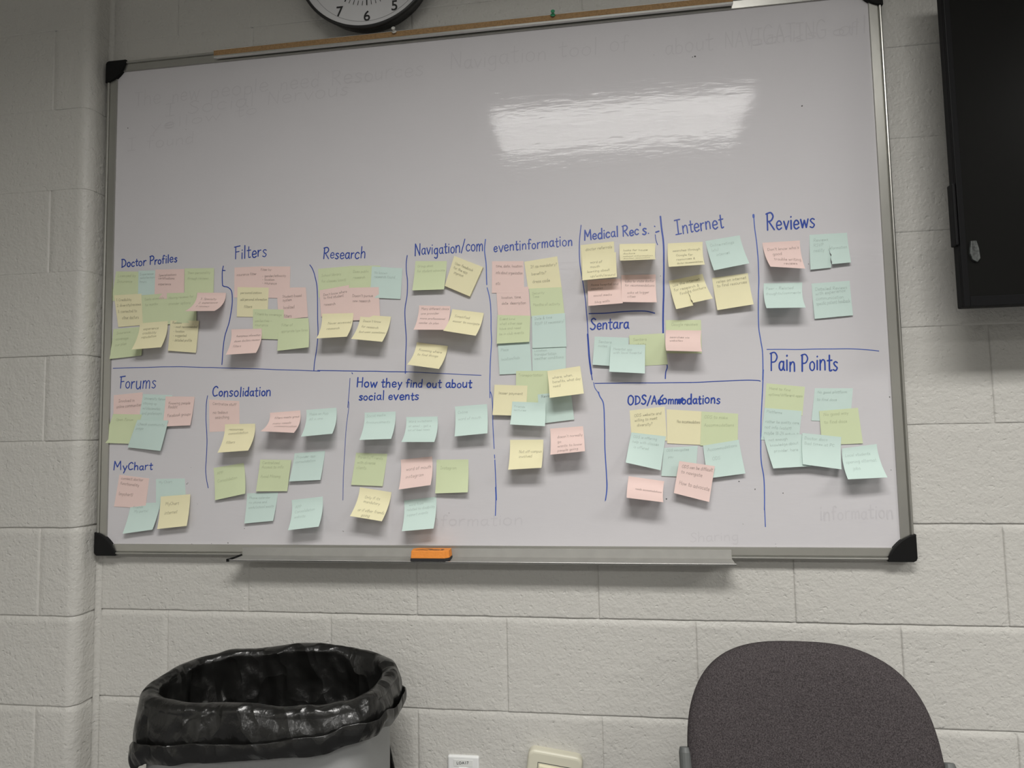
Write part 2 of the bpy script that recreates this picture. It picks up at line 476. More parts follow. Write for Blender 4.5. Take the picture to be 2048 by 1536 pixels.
def text_strokes(s, jitter=0.25, seed=0, lean=0.06):
    rg = random.Random(seed)
    x, out = 0, []
    for ch in s:
        if ch == ' ':
            x += 3.2
            continue
        g = G.get(ch)
        if not g:
            continue
        dy, sc = rg.uniform(-jitter, jitter), 1 + rg.uniform(-jitter, jitter) * 0.25
        for st in g[1:]:
            out.append([(x + px_ * sc + lean * py_, py_ * sc + dy) for px_, py_ in (smoothline(st, 4) if len(st) > 2 else st)])
        x += g[0] * sc + 0.35 + rg.uniform(0, jitter)
    return out, max(x, 1)


# ---------------------------------------------------------------- the room
XL, XR, YF = -2.6, 5.3, -7.9
BLOCK, COURSE = 0.4064, 0.2032


def groove(t, up):          # joint depth at distance t (>=0) from the joint line
    half = 0.0014 if up else 0.0125
    return 0.0 if t >= half else 0.0036 * (1 - t / half) ** (1 if up else 1.2)


def joint_fill(z):          # upper joints have been painted nearly flush
    z = round(z / COURSE) * COURSE
    return 1.0 if z < 1.1 else .55 if z < 1.5 else .22


def block_wall(name, point, rows, joints, s_range, material, curved=()):
    """running-bond block face; point(s, z, depth) -> world; every block is a bevelled patch with tooled joints"""
    mb = MB()
    for r in range(rows):
        z0, z1 = r * COURSE, min((r + 1) * COURSE, CEIL)
        js = [s_range[0]] + [j for j in joints(r) if s_range[0] + .01 < j < s_range[1] - .01] + [s_range[1]]
        for a, b in zip(js, js[1:]):
            ts = [0, .0011, .0022, .0050, .0095, .0140, .0165]
            ss = [a + t for t in ts] + [c for c in curved if a + .012 < c < b - .012] + [a + (b - a) * q / 18 for q in range(2, 17)] + [b - t for t in ts[::-1]]
            ss = sorted(set(ss))
            tz = [0, .0011, .0045, .0095, .0140, .0165]
            zz = [z0 + t for t in [0, .0011, .0022, .004, .009]] + [(z0 + z1) / 2] + [z1 - t for t in tz[::-1]]
            o0, tx, tzz = rng.uniform(-.0004, .0004), rng.uniform(-.0009, .0009), rng.uniform(-.0009, .0009)
            k = len(mb.v)
            for z in zz:
                for s in ss:
                    d = max(groove(z - z0, True) * joint_fill(z0), groove(z1 - z, False) * joint_fill(z1), groove(s - a, True) * .78 * (a > s_range[0]), groove(b - s, False) * .78 * (b < s_range[1]))
                    w = 1 - d / .003
                    d += (o0 + tx * ((s - a) / (b - a) - .5) + tzz * ((z - z0) / (z1 - z0) - .5)) * w
                    d += .0006 * noise.noise(Vector((s * 9, z * 9, 3.1))) * (1 - w)
                    wz = .0013 * noise.noise(Vector((s * 21, r * 3.7, 1.3))) + .0008 * noise.noise(Vector((s * 70, r * 2.1, 4.3)))
                    zw = z + (wz if z0 < z - 1e-6 and z - z0 < .02 else 0)     # wavy lower arris
                    mb.v.append(point(s, zw, d))
            n = len(ss)
            for j in range(len(zz) - 1):
                for i in range(n - 1):
                    q = k + j * n + i
                    mb.f.append((q, q + 1, q + n + 1, q + n))
    o = mesh(name, mb.v, mb.f, material, smooth=True)
    return struct(o)


RET = -0.184                 # face of the return where the projecting pier meets the board wall
block_wall('wall_back', lambda s, z, d: (s, d, z), 14,
           lambda r: [k * BLOCK + (0 if r % 2 else BLOCK / 2) for k in range(-1, 16)], (RET - .012, XR), M['wall'])
PIER, BULL = 0.066, 0.026    # the pier stands this far out, with a bullnose corner
ARC = BULL * math.pi / 2
L1 = PIER - BULL


def pier_point(s, z, d):
    if s <= L1:
        return (RET - d, -s, z)
    if s <= L1 + ARC:
        a = (s - L1) / BULL
        rr = BULL - d
        return (RET - BULL + rr * math.cos(a), -L1 - rr * math.sin(a), z)
    return (RET - BULL - (s - L1 - ARC), -PIER + d, z)


def pier_joints(r):
    s0 = L1 + ARC + (RET - BULL) + .283 + (0 if r % 2 == 0 else BLOCK / 2)
    return [s0 + k * BLOCK for k in range(0, 12)]


block_wall('wall_left', pier_point, 14, pier_joints, (0.0, L1 + ARC + (RET - BULL - XL)), M['wall'],
           curved=[0.006, 0.02] + [L1 + ARC * k / 10 for k in range(11)])


# painted caulk in the inside corner between pier and board wall
ck_ = MB()
cr = .010
prof = [(RET + cr * (1 - math.sin(a)), -cr * (1 - math.cos(a))) for a in [math.pi / 2 * k / 8 for k in range(9)]]
for z in (0, CEIL):
    ck_.v += [(x + .0004, y - .0004, z) for x, y in prof] + [(RET - .004, .004, z)]
for i in range(10):
    j = (i + 1) % 10
    ck_.f.append((i, j, 10 + j, 10 + i))
struct(ck_.build('trim_1', M['wall']))


def slab(name, x0, x1, y0, y1, z0, z1, m):
    b = MB(); b.box(x0, x1, y0, y1, z0, z1)
    return struct(b.build(name, m))


slab('floor', XL - .1, XR + .1, YF - .1, .1, -.1, 0, M['floor'])
slab('wall_right', XR, XR + .1, YF, 0, 0, CEIL, M['plain_wall'])
slab('wall_front', XL, XR, YF - .1, YF, 0, CEIL, M['plain_wall'])
slab('wall_side', XL - .1, XL, YF, -PIER, 0, CEIL, M['plain_wall'])
slab('baseboard_back', RET + .002, XR - .001, -.007, -.001, 0.001, .1, M['base'])
# ceiling with openings for the troffers
cb = MB()
TW, TD = 1.24, 0.53
xs = sorted({XL - .1, XR + .1} | {v for x, y in TROFFERS for v in (x - TW / 2, x + TW / 2)})
ys = sorted({YF - .1, .1} | {v for x, y in TROFFERS for v in (y - TD / 2, y + TD / 2)})
for i in range(len(xs) - 1):
    for j in range(len(ys) - 1):
        cx, cy = (xs[i] + xs[i + 1]) / 2, (ys[j] + ys[j + 1]) / 2
        if not any(abs(cx - x) < TW / 2 and abs(cy - y) < TD / 2 for x, y in TROFFERS):
            cb.box(xs[i], xs[i + 1], ys[j], ys[j + 1], CEIL, CEIL + .08)
struct(cb.build('ceiling', M['ceiling']))
WHERE = ['nearest the whiteboard, mirrored in it', 'nearest the wall with the television', 'added behind the camera to brighten the left', 'second from the whiteboard, left row',
         'second from the television wall, right row', 'farthest from the whiteboard, left row', 'farthest from the television wall, right row']
for (x, y), lamp, w in zip(TROFFERS, LAMPS, WHERE):
    t = thing('ceiling_light', 'recessed fluorescent ceiling light ' + w, 'ceiling light', (x, y, CEIL), 'recessed ceiling lights')
    f = MB()
    for a in ((x - TW / 2, x - TW / 2 + .02, y - TD / 2, y + TD / 2), (x + TW / 2 - .02, x + TW / 2, y - TD / 2, y + TD / 2),
              (x - TW / 2 + .02, x + TW / 2 - .02, y - TD / 2, y - TD / 2 + .015), (x - TW / 2 + .02, x + TW / 2 - .02, y + TD / 2 - .015, y + TD / 2)):
        f.box(*a, CEIL - .004, CEIL + .06)
    f.build('frame', M['white_metal'], t)
    d = MB(); d.box(x - TW / 2 + .02, x + TW / 2 - .02, y - TD / 2 + .015, y + TD / 2 - .015, CEIL + .0, CEIL + .01)
    d.build('diffuser', M['diffuser'], t)
    for lm, sy in zip(lamp, (-.13, .13)):
        lm.parent = t
        lm.location = (0, sy, -0.006)

# ---------------------------------------------------------------- whiteboard
BX0, BX1, BZ0, BZ1 = -0.1739, 1.6520, 0.9456, 2.1673      # outer frame
SURF, FRONT = -0.017, -0.024
FW = 0.0255
board = thing('whiteboard', 'large wall-mounted dry-erase whiteboard in an aluminium frame covered with sticky notes', 'whiteboard', ((BX0 + BX1) / 2, 0, BZ0))
b = MB(); b.box(BX0 + .01, BX1 - .01, SURF, -.006, BZ0 + .01, BZ1 - .01)
b.build('writing_surface', M['board'], board)


def rail(p0, p1, inward):
    """frame extrusion: flat land, a groove, then a rounded bead along the outer edge"""
    p0, p1, inward = Vector(p0), Vector(p1), Vector(inward)
    prof = [(FW, -.002), (FW, SURF - .0012), (FW - .0006, -.0208), (.0095, -.0222), (.0085, -.0205), (.0078, -.0205), (.0070, -.0228), (.0056, -.0246),
            (.0038, -.0250), (.0018, -.0240), (.0004, -.0212), (0, -.017), (0, -.002)]
    m = MB()
    for p, s in ((p0, 1), (p1, -1)):
        along = (p1 - p0).normalized() * s
        m.v += [tuple(p + inward * a + Vector((0, y, 0)) + along * a) for a, y in prof]
    n = len(prof)
    for i in range(n - 1):
        m.f.append((i, i + 1, n + i + 1, n + i))
    m.f.append(tuple(range(n))); m.f.append(tuple(range(n, 2 * n)))
    return m


for p0, p1, inw in (((BX0, 0, BZ0), (BX0, 0, BZ1), (1, 0, 0)), ((BX1, 0, BZ0), (BX1, 0, BZ1), (-1, 0, 0)),
                    ((BX0, 0, BZ0), (BX1, 0, BZ0), (0, 0, 1)), ((BX0, 0, BZ1), (BX1, 0, BZ1), (0, 0, -1))):
    rail(p0, p1, inw).build('frame_rail', M['aluminium'], board)
for cx, cz, sx, sz in ((BX0, BZ0, 1, 1), (BX1, BZ0, -1, 1), (BX0, BZ1, 1, -1), (BX1, BZ1, -1, -1)):
    rad = .0545
    poly = [(.006, -.0015), (.002, .0), (-.001, .003), (-.0015, .006)]
    arc = [(rad * math.cos(a) * (1 - .10 * math.sin(2 * a)), rad * math.sin(a) * (1 - .10 * math.sin(2 * a))) for a in [math.pi / 2 * k / 14 for k in range(14, -1, -1)]]
    poly = [(-.0015, .006)] + [(-.0015, rad)] + arc[1:-1] + [(rad, -.0015), (.006, -.0015), (.001, .001)]
    pl = [(cx + sx * x, cz + sz * z) for x, z in poly]
    c = MB(); c.prism(pl, -.0275, -.003)
    c.build('corner_cap', M['black_plastic'], board, bevel=.0018)
# pen tray: a shallow lip folded out of the lower rail, black caps on its ends
TX0, TX1 = 0.203, 1.2935
tz = BZ0 - .0015
tr = MB()
sec = [(-.021, tz + .0215), (-.0245, tz + .0215), (-.0262, tz + .004), (-.058, tz - .0012), (-.0605, tz + .0012), (-.0612, tz - .0005), (-.0600, tz - .0035), (-.026, tz + .0012), (-.021, tz + .003)]
dx = {0: 0, 1: 0, 2: 0, 3: .011, 4: .012, 5: .012, 6: .012, 7: 0, 8: 0}
for e, sg in ((TX0, -1), (TX1, 1)):
    tr.v += [(e + sg * dx[i] * (1 if sg < 0 else .15), y, z) for i, (y, z) in enumerate(sec)]
n = len(sec)
for i in range(n):
    j = (i + 1) % n
    tr.f.append((i, j, n + j, n + i))
tr.f.append(tuple(range(n))); tr.f.append(tuple(range(n, 2 * n)))
tray = tr.build('pen_tray', M['dull_aluminium'], board)
lip = MB(); lip.tube([(TX0 - .012, -.0612, tz + .0002), (TX1 + .002, -.0612, tz + .0002)], .0011, 8)
lip.build('tray_lip', M['bright_aluminium'], tray)
ec = MB()
ec.tube([(TX0 - .0005, -.027, tz + .0048), (TX0 - .006, -.042, tz + .0025), (TX0 - .0125, -.058, tz + .0005)], [.0028, .0026, .0026], 10)
ec.box(TX0 - .0165, TX0 - .0105, -.0635, -.0555, tz - .0035, tz + .003)
ec.build('tray_end_cap', M['black_plastic'], tray, bevel=.0006)
# map rail: cork strip between aluminium edges, clipped over the top of the board
RX0, RX1 = 0.1205, 1.3450
mr = thing_part = MB()
mr.box(RX0, RX1, -.0325, -.0245, BZ1 - .0215, BZ1 - .0165)
mr.box(RX0, RX1, -.0325, -.0245, BZ1 - .0035, BZ1 - .0018)
mr.box(RX0, RX1, -.0285, -.0245, BZ1 - .0165, BZ1 - .0035)
map_rail = mr.build('map_rail', M['bright_aluminium'], board, bevel=.0006)
ck = MB(); ck.box(RX0, RX1, -.0322, -.0286, BZ1 - .0164, BZ1 - .0036)
ck.build('cork_strip', M['cork'], map_rail)


INK_Y = SURF - .00015
UPN = Vector((0, -1, 0))
_depth = [0]


def ink_y():
    _depth[0] += 1
    return INK_Y - (_depth[0] % 16) * 1.6e-5


def heading(txt, p0, p1, cap, width, seed, m='marker_blue', name='marker_heading', label=None, lean=0.05, extra=()):
    """words written between two baseline points (board millimetres), capitals `cap` mm high"""
    st, w = text_strokes(txt, .42, seed, lean)
    p0, p1 = Vector(p0), Vector(p1)
    ux = (p1 - p0) / w
    up = Vector((-ux.y, ux.x)).normalized() * cap / 9
    mb = MB()
    for s in st:
        y = ink_y()
        ribbon(mb, [((p0 + ux * a + up * c).x / 1000, y, (p0 + ux * a + up * c).y / 1000) for a, c in s], width * .84 * rng.uniform(.88, 1.1) / 1000, UPN)
    for line, wd in extra:
        y = ink_y()
        ribbon(mb, [(x / 1000, y, z / 1000) for x, z in smoothline(line)], wd / 1000, UPN)
    o = mesh(name, mb.v, mb.f, M[m], board)
    if label:
        o['label'] = label
    return o


def divider(strokes, m, label):
    mb = MB()
    for pts, wd in strokes:
        y = ink_y()
        dense = smoothline(pts, 8)
        q = []
        for i, (x, z) in enumerate(dense):
            k = .5 * noise.noise(Vector((x * .03, z * .03, .7)))
            q.append(((x + k) / 1000, y, (z + k) / 1000))
        ribbon(mb, q, wd * .9 / 1000, UPN)
    o = mesh('marker_line', mb.v, mb.f, M[m], board)
    o['label'] = label
    return o


HEADINGS = [
 ('Doctor Profiles', (-127.9, 1642.5), (23.2, 1647.7), 19.9, 3.2, 'blue heading reading Doctor Profiles', []),
 ('Filters', (170.1, 1646.7), (255.8, 1649.7), 29.4, 3.0, 'blue heading reading Filters', []),
 ('Research', (394.2, 1635.6), (501.4, 1630.1), 25.5, 2.9, 'blue heading reading Research', []),
 ('Navigation/com', (617.2, 1630.2), (779.8, 1633.2), 26.8, 2.9, 'blue heading reading Navigation/com', []),
 ('eventinformation', (801.8, 1627.0), (981.8, 1633.4), 23.9, 3.0, 'blue heading reading event information', []),
 ("Medical Rec's.", (1006.7, 1643.0), (1150.9, 1649.1), 22.8, 3.5, 'blue heading reading Medical Recs', [([(1163.6, 1651.5), (1170.2, 1653.4)], 3.4), ([(1161.0, 1665.3), (1162.0, 1664.2)], 2.6), ([(1161.9, 1646.3), (1163.0, 1634.5), (1166.4, 1623.0)], 1.6)]),
 ('Internet', (1205.5, 1643.2), (1310.0, 1654.2), 30.6, 3.4, 'blue heading reading Internet', []),
 ('Sentara', (1014.0, 1442.5), (1099.8, 1440.6), 24.2, 3.5, 'blue heading in the box under the medical column', []),
 ('Reviews', (1395.4, 1640.8), (1497.1, 1642.7), 35.0, 3.9, 'blue heading reading Reviews', []),
 ('Pain Points', (1389.4, 1337.7), (1527.1, 1336.2), 36.3, 3.9, 'blue heading reading Pain Points', []),
 ('ODS/Acommodations', (1090.3, 1274.4), (1286.7, 1272.3), 19.8, 3.6, 'blue heading ending in Acommodations', [([(1196.2, 1275.8), (1207.1, 1285.3)], 4.5), ([(1200.0, 1274.7), (1208.9, 1282.3)], 4.5), ([(1166.2, 1293.2), (1160.5, 1286.5), (1158.8, 1276.7), (1165.5, 1274.2)], 3)]),
 ('Forums', (-126.3, 1342.7), (-27.0, 1340.5), 30.9, 3.0, 'blue heading reading Forums', []),
 ('MyChart', (-137.0, 1145.9), (-31.4, 1146.8), 18.9, 3.2, 'blue heading low in the left corner of the board', []),
 ('Consolidation', (117.8, 1317.3), (268.4, 1314.6), 22.2, 3.4, 'blue heading reading Consolidation', []),
 ('How they find out about', (475.9, 1330.5), (748.4, 1320.8), 19.9, 3.4, 'blue heading reading How they find out about', []),
 ('social events', (481.6, 1299.2), (625.8, 1297.0), 19.3, 3.4, 'second line of the heading reading social events', []),
]
for i, (txt, p0, p1, cap, wd, lab, extra) in enumerate(HEADINGS):
    heading(txt, p0, p1, cap, wd, 11 + i, label=lab, extra=extra)
LINES = [
 ([([(143.1, 1631.4), (140.2, 1616.3), (140.9, 1587.5), (143.7, 1582.1), (154.8, 1578.9), (163.8, 1570.6), (166.7, 1554.9), (165.8, 1531.5), (159.9, 1495.4), (149.3, 1462.2), (144.9, 1434.0), (142.1, 1392.9)], 2.5), ([(140.5, 1620.8), (147.7, 1619.8)], 2.5)], 'marker_blue', 'kinked blue divider right of the Doctor Profiles notes'),
 ([([(-143.8, 1393.0), (-75.4, 1392.7), (4.1, 1392.2), (76.9, 1388.8), (143.3, 1385.1), (268.4, 1377.3), (387.6, 1369.7)], 1.9), ([(381.9, 1371.3), (523.7, 1364.8), (596.7, 1360.9)], 2.2), ([(591.6, 1361.8), (671.6, 1355.5), (768.3, 1347.7)], 1.7)], 'marker_blue', 'long horizontal blue line across the left half'),
 ([([(362.2, 1622.2), (368.3, 1612.5), (374.8, 1594.6), (380.4, 1564.0), (381.7, 1494.4), (382.5, 1457.5), (379.4, 1420.8), (374.6, 1391.2), (372.8, 1371.8)], 2.3)], 'marker_blue', 'blue divider between the Filters and Research columns'),
 ([([(599.7, 1631.5), (597.3, 1615.1), (597.1, 1594.5), (599.7, 1571.5), (598.5, 1539.7), (593.3, 1508.1), (593.1, 1480.9), (595.7, 1440.1), (594.0, 1395.1), (592.5, 1357.5)], 2.3)], 'marker_blue', 'blue divider between the Research and Navigation columns'),
 ([([(783.9, 1658.5), (781.2, 1634.9), (783.8, 1605.4), (784.5, 1578.4), (785.2, 1553.7)], 2.6), ([(785.8, 1546.9), (790.3, 1526.6), (793.2, 1499.6), (792.9, 1455.2), (793.6, 1421.9), (789.9, 1377.9), (788.1, 1337.0)], 2.2), ([(789.3, 1364.9), (788.0, 1338.6), (787.7, 1296.9)], 2), ([(789.2, 1310.0), (792.1, 1299.0), (793.5, 1277.1), (793.0, 1237.9), (795.2, 1183.6)], 2.0), ([(795.8, 1170.2), (796.3, 1162.5)], 2), ([(796.5, 1158.8), (797.3, 1121.1), (798.1, 1070.5)], 2.3), ([(796.5, 1098.4), (796.7, 1069.3), (795.4, 1036.7)], 2.3)], 'marker_pale', 'long blue divider left of the event information notes'),
 ([([(1000.8, 1677.5), (996.3, 1643.1), (995.3, 1606.0), (998.0, 1571.4), (1005.0, 1515.7), (1008.6, 1457.9), (1009.2, 1416.1), (1010.6, 1374.6), (1016.0, 1330.5)], 2.2), ([(1008.6, 1431.8), (1010.8, 1382.3), (1014.3, 1343.4)], 4.2)], 'marker_blue', 'blue divider left of the Medical column'),
 ([([(1018.6, 1324.8), (1021.4, 1312.3), (1026.9, 1303.6), (1029.1, 1298.2)], 1.7), ([(1028.6, 1303.5), (1030.9, 1293.9), (1037.5, 1280.9), (1039.5, 1262.7), (1039.6, 1232.9), (1038.8, 1182.1), (1040.8, 1129.3), (1040.9, 1097.9), (1036.9, 1069.4)], 2.6), ([(1040.7, 1121.5), (1039.5, 1092.2), (1035.8, 1066.8)], 1.3)], 'marker_pale', 'curved blue divider left of the accommodations notes'),
 ([([(1174.4, 1686.3), (1176.7, 1653.3), (1179.2, 1621.8), (1177.8, 1569.7), (1175.5, 1517.9), (1172.9, 1471.6), (1171.3, 1428.0)], 4.0), ([(1176.4, 1361.3), (1177.1, 1352.4), (1173.8, 1342.3), (1172.3, 1328.4)], 2.6)], 'marker_blue', 'thick blue divider between the Medical and Internet columns'),
 ([([(1012.9, 1477.3), (1048.8, 1477.0), (1084.5, 1478.6), (1114.9, 1478.8), (1137.5, 1477.3), (1154.9, 1472.4)], 2.8)], 'marker_blue', 'short blue underline below the Medical notes'),
 ([([(1021.4, 1322.6), (1104.8, 1321.2), (1179.4, 1319.5), (1253.0, 1318.9), (1325.7, 1320.5), (1361.5, 1319.0), (1368.6, 1317.0)], 2.1)], 'marker_blue', 'horizontal blue line above the accommodations heading'),
 ([([(1370.5, 1676.9), (1370.7, 1671.7)], 5), ([(1370.9, 1674.8), (1372.3, 1646.4), (1374.8, 1610.3), (1375.8, 1577.0), (1375.3, 1533.7), (1372.1, 1483.1), (1370.8, 1432.6), (1373.5, 1402.4), (1376.4, 1374.7), (1373.9, 1319.9)], 2.3), ([(1376.2, 1369.7), (1374.9, 1340.6), (1373.5, 1319.8)], 2), ([(1375.9, 1340.9), (1371.9, 1292.6), (1366.9, 1234.9), (1364.0, 1190.9), (1362.9, 1162.3), (1363.8, 1141.3), (1366.8, 1118.5), (1367.1, 1091.9), (1365.1, 1047.4)], 2.4), ([(1365.5, 1052.5), (1365.8, 1013.2)], 2)], 'marker_pale', 'long blue divider left of the Reviews and Pain Points notes'),
 ([([(1385.2, 1384.4), (1443.2, 1382.3), (1533.8, 1380.5), (1578.5, 1377.5), (1607.1, 1373.1)], 1.9)], 'marker_pale', 'horizontal blue line above the Pain Points heading'),
 ([([(106.4, 1320.0), (103.2, 1297.2), (103.1, 1261.0), (106.4, 1213.7), (104.9, 1169.5), (104.1, 1144.8), (106.2, 1122.7), (111.0, 1102.1)], 2.0)], 'marker_blue', 'blue divider left of the Consolidation notes'),
 ([([(460.6, 1350.6), (459.0, 1325.0), (454.9, 1282.9)], 1.6), ([(457.3, 1296.9), (457.5, 1284.2), (451.3, 1235.9), (447.5, 1180.2), (444.7, 1129.8), (442.8, 1071.6)], 1.4), ([(465.3, 1363.3), (466.9, 1361.0)], 2.2)], 'marker_blue', 'blue divider left of the find out heading'),
]
for strokes, m, lab in LINES:
    divider(strokes, m, lab)
GHOSTS = [
 ('The new people need Resources', (-102.8, 2051.4), (646.4, 2059.7), 38, 3),
 ('I Social Nervous', (-17.6, 2018.2), (462.3, 2028.0), 34, 3),
 ('yellow to', (-57.6, 1983.1), (233.8, 2003.8), 24, 2.5),
 ('Navigation tool of', (706.5, 2066.0), (1121.0, 2072.3), 40, 3),
 ('about NAVIGATING all', (1197.4, 2052.9), (1627.5, 2058.5), 40, 3),
 ('parks of', (1380.0, 2055.0), (1607.5, 2060.6), 24, 2.5),
 ('I found', (-117.9, 1936.8), (64.0, 1943.8), 30, 2.5),
 ('information', (635.2, 1013.6), (860.6, 1016.0), 26, 3),
 ('information', (1474.3, 1026.6), (1619.3, 1030.6), 30, 3),
 ('Sharing', (1211.3, 980.7), (1313.3, 985.3), 20, 2.5),
]
for i, (txt, p0, p1, cap, wd) in enumerate(GHOSTS):
    n0, tot = 0, len(txt)
    for w in txt.split(' '):
        a, c = n0 / tot, (n0 + len(w)) / tot
        n0 += len(w) + 1
        lp = lambda f: (p0[0] + (p1[0] - p0[0]) * f, p0[1] + (p1[1] - p0[1]) * f)
        heading(w, lp(a), lp(c), cap, wd, 90 + i, m='ghost', name='wiped_writing')
SPECKS = [(-118.0, 1995.9, 1.6), (39.5, 1978.8, 1), (1262.2, 2042.9, 2.2), (1256.7, 2042.3, 1.6), (1173.4, 2055.3, 0.8), (1481.6, 1909.8, 2), (1634.9, 1900.5, 1.4), (1316.5, 1106.8, 1.8), (1165.9, 1071.0, 1.8), (1348.1, 1089.9, 1.2), (1622.7, 1277.1, 1.6), (1617.1, 1127.7, 1.2), (1403.9, 1082.3, 1.5), (1348.2, 1091.0, 1), (203.0, 1007.5, 1.3), (690.5, 1042.3, 1), (443.0, 1002.2, 1), (444.2, 1001.1, 0.8), (56.3, 1111.4, 1.4), (58.8, 1113.8, 1.2), (83.9, 1064.4, 0.8), (65.9, 1150.2, 0.8), (120.7, 972.7, 1), (162.2, 974.1, 1.6), (71.3, 971.3, 1.2), (1384.8, 971.2, 0.9), (1478.0, 1563.5, 1), (1170.2, 1553.7, 1), (1320.8, 1018.4, 0.9), (1384.1, 977.3, 0.8), (1616.2, 977.4, 1)]
sb = MB()
for x, z, r in SPECKS:
    pts = [((x + r * rng.uniform(.5, 1.1) * math.cos(a)) / 1000, (z + r * rng.uniform(.4, 1) * math.sin(a)) / 1000) for a in [2 * math.pi * k / 7 for k in range(7)]]
    k = len(sb.v); sb.v += [(a, ink_y(), c) for a, c in pts]; sb.f.append(tuple(range(k, k + 7)))
o = sb.build('ink_specks', M['speck'], board)

